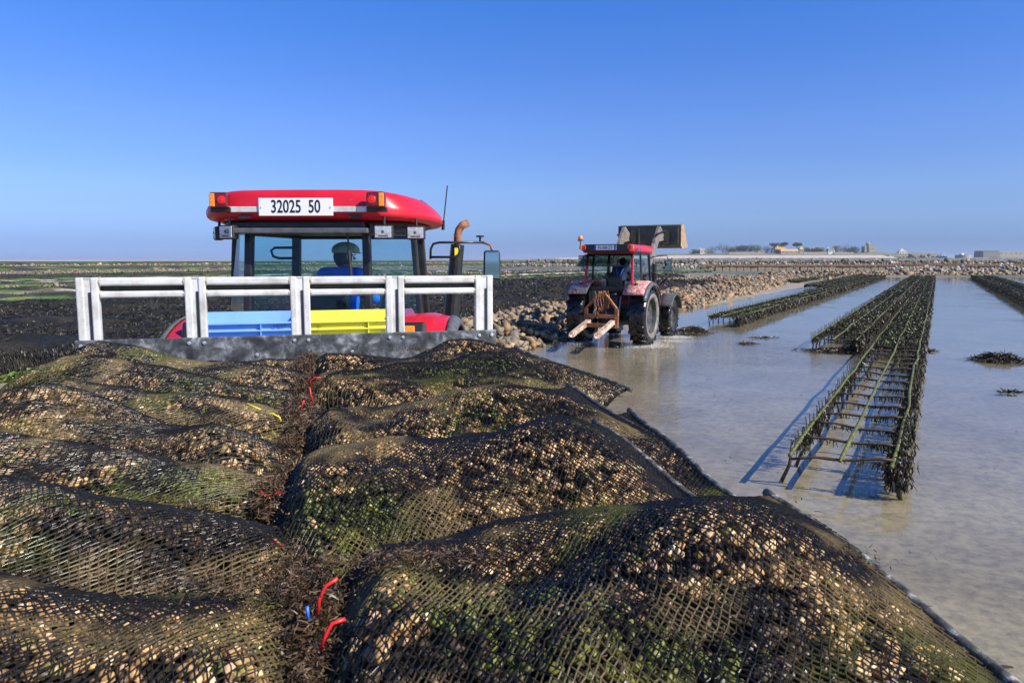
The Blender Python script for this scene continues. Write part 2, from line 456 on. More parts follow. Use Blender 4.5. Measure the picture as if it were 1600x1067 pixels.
def fronds(P, D, L, W, rg, cols, bend=0.3):
    """n ribbons of two quads starting at P, running along D (unit-ish), drooping"""
    n = len(P); P = np.asarray(P, float); D = np.asarray(D, float)
    L = np.broadcast_to(L, (n,)); W = np.broadcast_to(W, (n,))
    D = D / (np.linalg.norm(D, axis=1)[:, None] + 1e-9)
    rnd = rg.normal(size=(n, 3)); side = np.cross(D, rnd); side /= (np.linalg.norm(side, axis=1)[:, None] + 1e-9)
    nrm = np.cross(side, D)
    b = rg.normal(0, bend, (n, 1))
    p0 = P; p1 = P + D * (L * 0.5)[:, None] + nrm * b * (L * 0.35)[:, None]
    p2 = P + D * L[:, None] + rg.normal(0, 0.12, (n, 3)) * L[:, None]
    w0 = W * 0.35; w1 = W * 0.5; w2 = W * 0.22
    V = np.stack([p0 - side * w0[:, None], p0 + side * w0[:, None], p1 - side * w1[:, None], p1 + side * w1[:, None], p2 - side * w2[:, None], p2 + side * w2[:, None]], 1).reshape(-1, 3)
    o = (np.arange(n) * 6)[:, None]
    Fc = np.concatenate([o + np.array([[0, 1, 3, 2]]), o + np.array([[2, 3, 5, 4]])])
    return V, Fc, np.repeat(cols, 6, axis=0)
def pick(cols, n, rg, p=None, var=0.25):
    cols = np.asarray(cols); c = cols[rg.choice(len(cols), n, p=p)]
    return c * rg.uniform(1 - var, 1 + var, (n, 1))
WEED = np.array([[0.010, 0.009, 0.007], [0.018, 0.014, 0.008], [0.030, 0.024, 0.010], [0.045, 0.040, 0.014], [0.007, 0.008, 0.010]])
ALGA = np.array([[0.06, 0.14, 0.012], [0.10, 0.19, 0.02], [0.045, 0.085, 0.012], [0.13, 0.17, 0.03]])
M_WEED = mat_attr('wet_seaweed', rough=0.52, var=0.3, rvar=0.15)
M_ROCK = mat_attr('granite_rubble', rough=0.8, bump=0.5, bscale=9, bdist=0.03, var=0.35, vscale=7)
M_ALGA = mat_attr('green_algae', rough=0.7, var=0.35, vscale=8)

# ================================================================== GROUND AND WATER
rg = np.random.default_rng(7)
NA = 420
rad = np.concatenate([[0.0], np.geomspace(0.6, 9000, 190)])
ang = np.linspace(0, 2 * math.pi, NA, endpoint=False)
RR, AA = np.meshgrid(rad, ang, indexing='ij')
GX, GY = RR * np.sin(AA), RR * np.cos(AA)
def ground_z(X, Y):
    q = X * TN.x + Y * TN.y; s_ = X * TD.x + Y * TD.y
    P = np.stack([X, Y], -1).reshape(-1, 2)
    n1 = snoise(P, 0.55, 1, 3).reshape(X.shape); n2 = snoise(P * [1, 2.2], 1.9, 2, 3).reshape(X.shape)
    chan = -0.050 + 0.026 * n1 + 0.012 * n2
    left = 0.00 + 0.05 * n1
    bl = np.clip((q - 9.2 - 0.5 * n1) / 2.2, 0, 1); bl2 = np.clip((q - 13.8) / 1.2, 0, 1)
    z = chan * (1 - bl) + 0.12 * bl; z = z * (1 - bl2) + left * bl2
    far = np.clip((Y - 97) / 2, 0, 1)
    z = z * (1 - far) + far * (0.2 + 0.05 * n1)
    lf = np.clip((q - 34) / 3, 0, 1)
    z = np.where(Y < 97, z * (1 - lf) + lf * (0.03 + 0.05 * n1), z)
    bh = np.clip((-Y - 6) / 4, 0, 1); z = z * (1 - bh) + bh * -0.03
    return z
GZ = ground_z(GX, GY)
V = np.stack([GX, GY, GZ], -1).reshape(-1, 3)
i0 = (np.arange(1, len(rad) - 1)[:, None] * NA + np.arange(NA)[None]).ravel()
i1 = (np.arange(1, len(rad) - 1)[:, None] * NA + (np.arange(NA)[None] + 1) % NA).ravel()
quads = np.stack([i0, i1, i1 + NA, i0 + NA], -1)[:, ::-1]
k0 = np.arange(NA); tris = np.stack([np.zeros(NA, int), NA + (k0 + 1) % NA, NA + k0], -1)[:, ::-1]
me = mesh_np('tidal_sand', V, [quads, tris])
# sand: wet grey-beige with brown ripples, leaf scraps and coarse far variation
M_SAND = bpy.data.materials.new('wet_sand')
t, b, o_ = nodes_of(M_SAND)
tc = t.nodes.new('ShaderNodeTexCoord')
c1 = _ramp(t, _noise(t, 0.7, 6, 0.6, tc.outputs['Object'], 0.6), [(0.30, (0.25, 0.205, 0.128)), (0.5, (0.32, 0.268, 0.175)), (0.68, (0.38, 0.325, 0.22))])
c2 = _ramp(t, _noise(t, 11, 6, 0.7, tc.outputs['Object']), [(0.33, (0.62, 0.62, 0.62)), (0.6, (1.08, 1.08, 1.08))])
mul = t.nodes.new('ShaderNodeMix'); mul.data_type = 'RGBA'; mul.blend_type = 'MULTIPLY'; mul.inputs['Factor'].default_value = 1
t.links.new(c1, mul.inputs['A']); t.links.new(c2, mul.inputs['B'])
# dark scraps of weed lying on the sand
sc_ = _ramp(t, _noise(t, 3.1, 8, 0.8, tc.outputs['Object'], 1.2), [(0.70, (0, 0, 0)), (0.735, (1, 1, 1))])
mx = t.nodes.new('ShaderNodeMix'); mx.data_type = 'RGBA'
t.links.new(sc_, mx.inputs['Factor']); t.links.new(mul.outputs['Result'], mx.inputs['A']); mx.inputs['B'].default_value = (0.045, 0.04, 0.022, 1)
# beyond the beds the flats are strewn with weed and stone
ln = t.nodes.new('ShaderNodeVectorMath'); ln.operation = 'LENGTH'; t.links.new(tc.outputs['Object'], ln.inputs[0])
mr = t.nodes.new('ShaderNodeMapRange'); mr.inputs['From Min'].default_value = 70; mr.inputs['From Max'].default_value = 130
t.links.new(ln.outputs['Value'], mr.inputs['Value'])
mp = t.nodes.new('ShaderNodeMapping'); mp.inputs['Rotation'].default_value = (0, 0, R(29.9)); mp.inputs['Scale'].default_value = (1.0, 0.18, 1)
t.links.new(tc.outputs['Object'], mp.inputs['Vector'])
cf = _ramp(t, _noise(t, 0.05, 7, 0.75, mp.outputs[0]), [(0.34, (0.035, 0.055, 0.02)), (0.44, (0.07, 0.09, 0.035)), (0.52, (0.19, 0.165, 0.12)), (0.6, (0.10, 0.10, 0.06)), (0.7, (0.26, 0.22, 0.17))])
mx2 = t.nodes.new('ShaderNodeMix'); mx2.data_type = 'RGBA'
t.links.new(mr.outputs[0], mx2.inputs['Factor']); t.links.new(mx.outputs['Result'], mx2.inputs['A']); t.links.new(cf, mx2.inputs['B'])
t.links.new(mx2.outputs['Result'], b.inputs['Base Color'])
b.inputs['Roughness'].default_value = 0.55
_bump(t, b, _noise(t, 9, 6, 0.6, tc.outputs['Object']), 0.35, 0.02)
g = link('tidal_sand', me, M_SAND, smooth=True); tag(g, kind='structure')

# thin sheet of sea water lying over the sand
wp = [(-60, -40), (120, -40), (120, 97.6), (-80, 97.6)]
mb = MB(); mb.add([(x, y, 0) for x, y in wp], [(0, 1, 2, 3)])
M_WATER = bpy.data.materials.new('shallow_water')
M_WATER.use_nodes = True; t = M_WATER.node_tree; t.nodes.clear()
tc = t.nodes.new('ShaderNodeTexCoord')
tr = t.nodes.new('ShaderNodeBsdfTransparent'); tr.inputs[0].default_value = (0.92, 0.93, 0.90, 1)
gl = t.nodes.new('ShaderNodeBsdfGlossy'); gl.inputs['Roughness'].default_value = 0.022
mxs = t.nodes.new('ShaderNodeMixShader'); wo_ = t.nodes.new('ShaderNodeOutputMaterial')
mp = t.nodes.new('ShaderNodeMapping'); mp.inputs['Rotation'].default_value = (0, 0, R(18)); mp.inputs['Scale'].default_value = (0.55, 1.5, 1)
t.links.new(tc.outputs['Object'], mp.inputs['Vector'])
n1 = _noise(t, 9.0, 3, 0.55, mp.outputs[0], 0.4)
n2 = _noise(t, 0.35, 3, 0.6, tc.outputs['Object'], 0.5)
mr = t.nodes.new('ShaderNodeMapRange'); mr.inputs['From Min'].default_value = 0.42; mr.inputs['From Max'].default_value = 0.68
mr.inputs['To Min'].default_value = 0.03; mr.inputs['To Max'].default_value = 0.36
t.links.new(n2, mr.inputs['Value'])
# wash of the tractor wheels: rougher water close to them
dv = t.nodes.new('ShaderNodeVectorMath'); dv.operation = 'DISTANCE'; dv.inputs[1].default_value = (3.2, 18.2, 0)
t.links.new(tc.outputs['Object'], dv.inputs[0])
mw = t.nodes.new('ShaderNodeMapRange'); mw.inputs['From Min'].default_value = 1.0; mw.inputs['From Max'].default_value = 6.5
mw.inputs['To Min'].default_value = 1.0; mw.inputs['To Max'].default_value = 0.0
t.links.new(dv.outputs['Value'], mw.inputs['Value'])
dv2 = t.nodes.new('ShaderNodeVectorMath'); dv2.operation = 'DISTANCE'; dv2.inputs[1].default_value = (2.2, 10.8, 0)
t.links.new(tc.outputs['Object'], dv2.inputs[0])
mw2 = t.nodes.new('ShaderNodeMapRange'); mw2.inputs['From Min'].default_value = 0.3; mw2.inputs['From Max'].default_value = 3.2
mw2.inputs['To Min'].default_value = 0.7; mw2.inputs['To Max'].default_value = 0.0
t.links.new(dv2.outputs['Value'], mw2.inputs['Value'])
ad0 = t.nodes.new('ShaderNodeMath'); ad0.operation = 'ADD'; t.links.new(mw.outputs[0], ad0.inputs[0]); t.links.new(mw2.outputs[0], ad0.inputs[1])
ad = t.nodes.new('ShaderNodeMath'); ad.operation = 'ADD'; ad.use_clamp = True
t.links.new(mr.outputs[0], ad.inputs[0]); t.links.new(ad0.outputs[0], ad.inputs[1])
bp = t.nodes.new('ShaderNodeBump'); bp.inputs['Distance'].default_value = 0.012
t.links.new(ad.outputs[0], bp.inputs['Strength']); t.links.new(n1, bp.inputs['Height'])
t.links.new(bp.outputs[0], gl.inputs['Normal'])
t.links.new(schlick(t, 0.02, bp.outputs[0]), mxs.inputs[0]); t.links.new(tr.outputs[0], mxs.inputs[1]); t.links.new(gl.outputs[0], mxs.inputs[2])
t.links.new(mxs.outputs[0], wo_.inputs[0])
tag(link('sea_water', mesh_np('sea_water', mb.v, np.array([[0, 1, 2, 3]])), M_WATER), kind='structure')

# ================================================================== BEDS OF WEED-COVERED OYSTER TABLES, RUBBLE, FAR FIELD
M_BED = mat_attr('weed_blanket', rough=0.85, bump=1.0, bscale=14, bdist=0.05, var=0.6, vscale=9, spec=0.25)
BEDC = np.array([[0.010, 0.009, 0.008], [0.016, 0.014, 0.011], [0.022, 0.019, 0.013], [0.008, 0.009, 0.011], [0.030, 0.026, 0.018]])
def row_mesh(name, q, s0, s1, wd, hg, ctop, cside, seed, parent, ds=0.5, rough=0.12):
    n = max(4, int((s1 - s0) / ds)); ss = np.linspace(s0, s1, n)
    prof = np.array([[-0.52, 0.0], [-0.55, 0.55], [-0.42, 0.98], [0.0, 1.04], [0.42, 0.98], [0.55, 0.55], [0.52, 0.0]])
    k = len(prof); A = np.repeat(ss, k); B = np.tile(prof[:, 0], n) * wd; Z = np.tile(prof[:, 1], n) * hg
    P = np.stack([A, B, Z], 1)
    B = B + rough * wd * 0.5 * snoise(P, 2.2, seed, 3); Z = np.maximum(0, Z + (Z > 0) * rough * hg * 1.2 * snoise(P, 2.6, seed + 1, 3))
    X = TD.x * A + TN.x * (q + B); Y = TD.y * A + TN.y * (q + B)
    rg_ = np.random.default_rng(seed)
    top = np.tile(prof[:, 1] > 0.9, n)
    pn = snoise(P[:, :2], 0.9, seed + 2, 3)
    ct = np.asarray(ctop); ci = np.clip(((pn + 1) / 2 * len(ct)).astype(int), 0, len(ct) - 1)
    col = np.where(top[:, None], ct[ci], np.asarray(cside)[rg_.integers(0, len(cside), n * k)]) * rg_.uniform(0.7, 1.25, (n * k, 1))
    i = (np.arange(n - 1)[:, None] * k + np.arange(k - 1)[None]).ravel()
    Fc = np.stack([i, i + 1, i + k + 1, i + k], 1)
    caps = np.array([list(range(k))[::-1], list(range((n - 1) * k, n * k))])
    return link(name, mesh_np(name, np.stack([X, Y, Z], 1), [Fc, caps], col), M_BED if cside is BEDC else M_ALGA, parent)
def weed_fronds(name, q, s0, s1, wd, hg, n, seed, parent, L=(0.07, 0.20), W=(0.016, 0.042), cols=WEED, greens=0.02, bias=1.6, top=None):
    rg_ = np.random.default_rng(seed)
    A = s0 + (s1 - s0) * rg_.random(n) ** bias
    u = rg_.random(n) if top is None else rg_.random(n) * 0.6
    side = np.where(u < 0.42, -1, np.where(u < 0.6, 1, 0))           # near side, far side, top
    B = np.where(side == 0, rg_.uniform(-0.5, 0.5, n), side * rg_.uniform(0.46, 0.60, n)) * wd
    Z = np.where(side == 0, hg * rg_.uniform(0.92, 1.10, n), hg * rg_.uniform(0.35, 1.08, n))
    X = TD.x * A + TN.x * (q + B); Y = TD.y * A + TN.y * (q + B)
    D = np.stack([TN.x * np.where(side == 0, rg_.normal(0, 1, n), side * 0.25 + rg_.normal(0, 0.2, n)), TN.y * np.where(side == 0, rg_.normal(0, 1, n), side * 0.25), np.where(side == 0, rg_.normal(0.05, 0.25, n), -1.0)], 1)
    sc = (0.6 + np.clip(A / 40, 0, 2.0))
    c = pick(cols, n, rg_)
    gm = rg_.random(n) < greens * (side == 0) * 4
    c[gm] = pick(ALGA * 0.6, gm.sum(), rg_)
    V, Fc, C = fronds(np.stack([X, Y, Z], 1), D, rg_.uniform(*L, n) * sc, rg_.uniform(*W, n) * sc, rg_, c)
    V[:, 2] = np.maximum(V[:, 2], 0.01)
    return tag(link(name, mesh_np(name, V, Fc, C), M_WEED, parent), kind='stuff')

# the black beds left of and behind the first tractor
words = ['front', 'second', 'third', 'fourth', 'fifth', 'sixth', 'seventh', 'eighth', 'ninth', 'tenth', 'eleventh', 'twelfth', 'thirteenth', 'fourteenth', 'fifteenth']
qs = [15.6, 17.5, 19.5, 21.6, 23.6, 25.7, 27.8, 30.0, 32.2]
for i, q in enumerate(qs):
    s0 = q * 0.40; s1 = 78 + rg.uniform(-6, 6) if q > 24 else 60 + rg.uniform(-4, 4)
    root = empty('oyster_table', tuple(tq(s0, q)), 0, 'long table of black weed-covered oyster bags, %s row behind the rubble dyke' % words[i], 'oyster table', 'rows of black weed-covered oyster tables')
    root.location = (0, 0, 0)
    row_mesh('bag_row', q, s0, s1, 1.62, 0.54, BEDC, BEDC, 300 + i, root, 0.30, 0.24)
    weed_fronds('seaweed', q, s0, s1, 1.62, 0.55, 30000, 330 + i, root, L=(0.05, 0.13), W=(0.010, 0.024), bias=2.0, cols=BEDC, greens=0.004)
    # green growth between the rows in places
    k = 260; rg_ = np.random.default_rng(900 + i)
    cs = rg_.uniform(s0, s1, 7)
    A = np.repeat(cs, k) + rg_.normal(0, 0.9, 7 * k); B = q - 0.95 + rg_.normal(0, 0.16, 7 * k)
    P = np.stack([TD.x * A + TN.x * B, TD.y * A + TN.y * B, 0.10 + rg_.uniform(0, 0.06, 7 * k)], 1)
    D = np.stack([rg_.normal(0, 1, 7 * k), rg_.normal(0, 1, 7 * k), rg_.uniform(0, 0.5, 7 * k)], 1)
    Vx, Fx, Cx = fronds(P, D, rg_.uniform(0.08, 0.2, 7 * k), rg_.uniform(0.06, 0.14, 7 * k), rg_, pick(ALGA, 7 * k, rg_))
    tag(link('green_algae', mesh_np('green_algae', Vx, Fx, Cx), M_ALGA, root), kind='stuff')

WHT = np.array([[0.30, 0.27, 0.21], [0.38, 0.35, 0.28], [0.24, 0.21, 0.16], [0.10, 0.09, 0.06]])
GRN = np.array([[0.06, 0.13, 0.010], [0.09, 0.17, 0.015], [0.02, 0.022, 0.010], [0.07, 0.14, 0.012], [0.045, 0.09, 0.012], [0.12, 0.15, 0.04]])
YGR = np.array([[0.14, 0.14, 0.04], [0.10, 0.12, 0.03], [0.18, 0.16, 0.08], [0.03, 0.03, 0.015], [0.06, 0.07, 0.02]])
DRK = np.array([[0.02, 0.022, 0.012], [0.03, 0.03, 0.016], [0.015, 0.015, 0.012], [0.05, 0.06, 0.02]])
# (q, width, height, kind)
field = [(34.4, 1.2, 0.56, 'green'), (36.4, 0.9, 0.52, 'green'), (38.6, 1.3, 0.50, 'black'), (40.6, 1.2, 0.50, 'black'), (43.0, 0.9, 0.56, 'white'), (45.4, 1.0, 0.5, 'green'),
         (48.2, 1.5, 0.5, 'black'), (51.0, 1.6, 0.5, 'black'), (57.5, 1.3, 0.5, 'green'), (60.5, 1.5, 0.5, 'black'), (63.5, 0.9, 0.5, 'white'), (66.5, 1.5, 0.5, 'black'), (69.5, 1.2, 0.5, 'white'),
         (73.0, 1.5, 0.5, 'green'), (78.0, 1.8, 0.5, 'black'), (84.0, 1.8, 0.55, 'black'), (89.0, 1.6, 0.5, 'yellow'), (95.0, 2.2, 0.55, 'black'), (101.0, 2.0, 0.5, 'green'),
         (150.0, 4, 0.6, 'green'), (162.0, 4, 0.6, 'black'), (176.0, 4, 0.6, 'yellow'), (196.0, 6, 0.6, 'black'), (218.0, 6, 0.6, 'green'),
         (300.0, 7, 0.8, 'black'), (340.0, 8, 0.8, 'green'), (400.0, 10, 0.8, 'black'), (470.0, 12, 0.9, 'green'), (560.0, 16, 1.0, 'black'), (680.0, 20, 1.0, 'yellow')]
kind_txt = {'green': 'low table under bright green algae', 'black': 'dark table hung with black seaweed', 'white': 'table with pale sandy bag tops', 'yellow': 'table under yellowish green algae'}
for i, (q, wd, hg, kd) in enumerate(field):
    s0 = q * 0.36
    s1 = (128 - TN.y * q) / TD.y if q < 120 else q * 1.5 + 200
    where = 'near the black beds' if q < 46 else 'in mid-field' if q < 110 else 'near the horizon'
    nth = sum(1 for f in field[:i + 1] if f[3] == kd)
    root = empty('oyster_table', (0, 0, 0), 0, '%s, %s, %s such from the front' % (kind_txt[kd], where, words[nth - 1]), 'oyster table', 'long oyster tables in the left field')
    ds = max(0.7, q / 60)
    ct = {'green': GRN, 'black': DRK, 'white': WHT, 'yellow': YGR}[kd]
    o = row_mesh('bag_row', q, s0, s1, wd, hg, ct, DRK, 400 + i, root, ds, 0.15)
    if q < 110:
        weed_fronds('seaweed', q, s0, s1, wd, hg * 0.92, 3000, 430 + i, root, top=None if kd == 'black' else 0)

# rubble ---------------------------------------------------------------
ROCKMESH = []
for k, (V, Fc) in enumerate(ROCKS):
    for c in range(3):
        cc = ROCKCOL[(k * 3 + c) % 8]
        me = mesh_np('stone', V, Fc, np.tile(cc, (len(V), 1))); me.materials.append(M_ROCK); ROCKMESH.append(me)
def rubble(label, path, width, height, size, n, seed, big=0, cat='dyke', group=None, cols=ROCKCOL, name='rubble_dyke', bias=1.0, drop_weed=0):
    """path: list of world points; stones piled in a ridge along it"""
    rg_ = np.random.default_rng(seed)
    P = np.array([[p.x, p.y] for p in path]); seg = np.linalg.norm(np.diff(P, axis=0), axis=1); cum = np.concatenate([[0], np.cumsum(seg)])
    root = empty(name, (0, 0, 0), 0, label, cat, group)
    tt = rg_.random(n) ** bias * cum[-1]
    X = np.interp(tt, cum, P[:, 0]); Y = np.interp(tt, cum, P[:, 1])
    k = np.clip(np.searchsorted(cum, tt) - 1, 0, len(seg) - 1)
    dirs = np.diff(P, axis=0) / seg[:, None]; nx, ny = -dirs[k, 1], dirs[k, 0]
    W = np.interp(tt, cum, np.linspace(*width, len(cum)) if isinstance(width, tuple) else np.full(len(cum), width))
    u = rg_.uniform(-0.55, 0.55, n)
    hh = height * np.clip(1 - (np.abs(u) * 1.9) ** 2, 0, 1) * (0.75 + 0.35 * snoise(np.stack([tt, u * 3], 1), 0.8, seed, 2))
    sz = size * np.exp(rg_.normal(0, 0.32, n)) * (0.9 + 0.5 * (rg_.random(n) < 0.08))
    pos = np.stack([X + nx * u * W, Y + ny * u * W, hh * rg_.uniform(0.55, 1.0, n) + sz * 0.1], 1)
    dist = np.hypot(pos[:, 0], pos[:, 1]) / sz
    order = np.argsort(dist); bigi = order[:big]; rest = order[big:]
    for i in bigi:
        o = bpy.data.objects.new('stone', ROCKMESH[rg_.integers(0, len(ROCKMESH))]); COL.objects.link(o)
        o.parent = root; o.location = pos[i]; o.scale = [sz[i]] * 3
        o.rotation_euler = (rg_.normal(0, 0.6), rg_.normal(0, 0.6), rg_.uniform(0, 6.28))
    cc = pick(cols, n, rg_, var=.42)
    V, Fc, C = scatter(ROCKS, pos[rest], sz[rest], rg_, cc[rest])
    tag(link('loose_stones', mesh_np('loose_stones', V, Fc, C), M_ROCK, root), kind='stuff')
    # earth core
    m = 4 * len(P) + 2; tt2 = np.linspace(0, cum[-1], m); X = np.interp(tt2, cum, P[:, 0]); Y = np.interp(tt2, cum, P[:, 1])
    k2 = np.clip(np.searchsorted(cum, tt2) - 1, 0, len(seg) - 1); W2 = np.interp(tt2, cum, np.linspace(*width, len(cum)) if isinstance(width, tuple) else np.full(len(cum), width))
    rows = []
    for i in range(m):
        rows.append([(X[i] - dirs[k2[i], 1] * a * W2[i], Y[i] + dirs[k2[i], 0] * a * W2[i], max(0.0, height * 0.62 * (1 - (abs(a) * 2) ** 2)) - 0.05) for a in (-0.5, -0.3, 0, 0.3, 0.5)])
    MB().grid(rows).build('earth_core', mat('dark_mud', [(0.35, (0.05, 0.042, 0.03)), (0.7, (0.12, 0.10, 0.07))], 2, 0.9, bump=0.5), root)
    return root
rubble('bank of tan granite rubble beside the tractor track, running off behind the second tractor',
       [tq(9, 12.0), tq(17.5, 11.2), tq(24, 12.4), tq(40, 12.9), tq(60, 14.0), tq(74, 15.0)], (4.0, 6.0), 0.62, 0.30, 10500, 50, big=290, bias=1.25)
rubble('wide spread of loose tan boulders where the banks meet left of the pools',
       [tq(50, 21), tq(64, 20), tq(86, 19), tq(97, 16)], (9.0, 15.0), 0.45, 0.40, 8000, 51, group=None)
rubble('low tan stone bank crossing behind the oyster beds beyond the first tractor', [tq(26, 37.8), tq(50, 37.8), tq(90, 38.5)], 2.4, 0.42, 0.34, 3200, 52)
rubble('pinkish stone bank in the mid-distance behind the second tractor', [tq(22, 54.6), tq(60, 54.6), tq(120, 56)], 2.2, 0.5, 0.42, 3000, 53)
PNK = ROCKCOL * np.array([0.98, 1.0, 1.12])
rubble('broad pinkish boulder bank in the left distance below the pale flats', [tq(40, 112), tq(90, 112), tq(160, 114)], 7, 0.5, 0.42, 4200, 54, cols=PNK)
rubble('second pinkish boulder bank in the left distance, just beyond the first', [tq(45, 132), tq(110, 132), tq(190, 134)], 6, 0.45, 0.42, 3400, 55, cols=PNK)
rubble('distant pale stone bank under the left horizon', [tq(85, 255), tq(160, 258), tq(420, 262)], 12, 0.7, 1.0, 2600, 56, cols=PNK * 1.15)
xs = [1188, 1300, 1400, 1500, 1640, 1800]
rubble('long straight bank of tan boulders closing the far end of the pools', [ground(x, 431.5) for x in xs], 3.6, 0.72, 0.55, 3600, 57)
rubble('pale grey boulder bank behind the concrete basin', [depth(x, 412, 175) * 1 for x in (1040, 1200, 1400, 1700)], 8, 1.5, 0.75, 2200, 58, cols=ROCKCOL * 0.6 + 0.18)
GRB = np.array([[0.05, 0.07, 0.03], [0.08, 0.10, 0.04], [0.04, 0.05, 0.025], [0.12, 0.11, 0.07]])
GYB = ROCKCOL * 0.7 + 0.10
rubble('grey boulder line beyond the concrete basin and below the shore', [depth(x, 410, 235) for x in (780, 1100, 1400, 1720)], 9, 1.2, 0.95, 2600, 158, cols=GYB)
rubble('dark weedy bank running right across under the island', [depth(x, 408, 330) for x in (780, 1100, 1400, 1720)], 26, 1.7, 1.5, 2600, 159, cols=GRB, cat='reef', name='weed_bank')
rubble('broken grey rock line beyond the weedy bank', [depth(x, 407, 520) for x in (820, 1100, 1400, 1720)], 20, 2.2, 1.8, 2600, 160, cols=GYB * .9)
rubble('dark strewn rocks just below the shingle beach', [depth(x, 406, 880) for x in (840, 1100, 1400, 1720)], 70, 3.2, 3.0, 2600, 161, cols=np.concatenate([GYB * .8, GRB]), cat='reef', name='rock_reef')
rubble('line of pale boulders in front of the concrete basin, right of its gap', [ground(x, 427) for x in (1388, 1450, 1530, 1700)], 3.5, 1.1, 0.9, 260, 59, cols=ROCKCOL * 0.6 + 0.18)

# concrete basin -------------------------------------------------------
M_CONC = mat('algae_stained_concrete', [(0.3, (0.15, 0.135, 0.095)), (0.55, (0.25, 0.225, 0.165)), (0.75, (0.33, 0.30, 0.23))], 1.2, 0.9, bump=0.3, bscale=3)
M_RUSTBAND = mat('rusty_orange_growth', [(0.35, (0.16, 0.08, 0.035)), (0.55, (0.27, 0.115, 0.05)), (0.75, (0.15, 0.12, 0.075))], 1.5, 0.9, bump=0.4)
def basin(label, px0, px1, py_top, py_base, D, gaps=(), pw=11.0):
    root = empty('basin_wall', tuple(depth((px0 + px1) / 2, py_base, D)), 0, label, 'wall', 'concrete basin walls')
    root.location.z = 0
    c = root.location; n = int((px1 - px0) / pw); wm = pw / F * D; hz = H + (406.5 - py_top) / F * D
    x0 = (px0 - 800) / F * D - c.x
    hb = hz - 0.1
    mesh = None
    for i in range(n):
        x = x0 + (i + 0.5) * wm
        if any(a <= i < b_ for a, b_ in gaps):
            m2 = MB().box((x, 0.1, hb * 0.75), (wm * 0.98, 0.12, 0.16)).box((x, 0.1, hb * 0.4), (wm * 0.98, 0.12, 0.16))
            m2.build('sluice_board', M_CONC, root)
        else:
            if mesh is None:
                o = MB().box((0, 0, hb * 0.45), (wm * 0.91, 0.25, hb * 0.9)).build('concrete_panel', M_CONC, root); mesh = o.data
            else:
                o = bpy.data.objects.new('concrete_panel', mesh); COL.objects.link(o); o.parent = root
            o.location = (x, rg.uniform(-0.05, 0.05), rg.uniform(-0.04, 0.02))
        p = MB().box((0, 0.16, hb * 0.45), (wm * 0.16, 0.2, hb * 0.9)).build('post', M_FRAME, root) if i == 0 else None
        if i == 0: pm = p.data; p.location.x = x - wm / 2
        else:
            p = bpy.data.objects.new('post', pm); COL.objects.link(p); p.parent = root; p.location = (x - wm / 2, 0, 0)
    rows = []
    for yy, zz in ((-0.25, hb * 0.92), (-0.3, hz + 0.05), (0.6, hz + 0.08), (1.6, hz + 0.1)):
        rows.append([(x0 + n * wm * k / 60, yy, zz + 0.10 * math.sin(k * 2.1 + yy) * math.sin(k * 0.7)) for k in range(61)])
    MB().grid(rows).build('rusty_capping', M_RUSTBAND, root, solid=0.05)
basin('long concrete basin wall with rusty top, left of the gap', 1094, 1402, 414.5, 425, 138, gaps=((0, 2), (13, 14)))
basin('short concrete basin wall with dark openings, middle one', 1398, 1500, 412.5, 423, 160, gaps=((0, 1), (6, 7)), pw=10)
basin('concrete basin wall with wooden sluice boards at the right', 1502, 1720, 414, 426, 142, gaps=((0, 2),), pw=12)

# ================================================================== SHORE, ISLAND, BUILDINGS
DI = 1400.0
def fx(px, D=DI): return (px - 800) / F * D
def fz(py, D=DI): return H + (406.0 - py) / F * D
# shingle beach rising to dune grass: profile per photo column
def terrain(name, cols_, m, seed, jag=0.0):
    rg_ = np.random.default_rng(seed); rows = []
    xs_ = np.arange(cols_[0][0], cols_[-1][0] + 1, 4.0)
    nr = len(cols_[0][1])
    for j in range(nr):
        row = []
        for x in xs_:
            D = np.interp(x, [c[0] for c in cols_], [c[1][j][0] for c in cols_]); y = np.interp(x, [c[0] for c in cols_], [c[1][j][1] for c in cols_])
            y += jag * rg_.normal() * (j > 0)
            row.append((fx(x, D), D, fz(y, D)))
        rows.append(row)
    o = MB().grid(rows).build(name, m, smooth=True); return tag(o, kind='structure')
M_BEACH = mat('pale_shingle', [(0.3, (0.42, 0.345, 0.30)), (0.6, (0.52, 0.44, 0.385))], 0.05, 0.95)
M_DUNE = mat('dune_grass', [(0.3, (0.09, 0.11, 0.045)), (0.5, (0.17, 0.17, 0.09)), (0.7, (0.26, 0.23, 0.15))], 0.03, 0.95, detail=8)
M_FLATS = mat('weedy_rock_flats', [(0.34, (0.04, 0.05, 0.025)), (0.48, (0.12, 0.11, 0.08)), (0.6, (0.22, 0.20, 0.16)), (0.7, (0.06, 0.08, 0.03))], 0.035, 0.95, detail=8)
M_GRASSD = mat('island_grass', [(0.35, (0.05, 0.08, 0.025)), (0.65, (0.11, 0.14, 0.05))], 0.04, 0.95)
terrain('weedy_flats', [(830, [(420, 409.5), (700, 407.5), (1150, 404.5), (1180, 405.5)]), (1100, [(420, 409.5), (700, 407), (1150, 403), (1180, 404)]), (1600, [(420, 409.5), (700, 406.5), (1150, 402.5), (1180, 403.5)]), (1800, [(420, 409.5), (700, 406.5), (1150, 402.5), (1180, 403.5)])], M_FLATS, 61, 0.25)
terrain('shingle_beach', [(868, [(1160, 405.5), (1180, 404), (1300, 403), (1330, 404)]), (930, [(1160, 405), (1180, 403.5), (1300, 401), (1330, 402)]), (1040, [(1160, 404), (1180, 402.5), (1300, 399), (1330, 401)]), (1380, [(1160, 404), (1180, 402), (1300, 398.3), (1330, 400)]), (1400, [(1160, 404), (1180, 403), (1300, 402), (1330, 403)])], M_BEACH, 62)
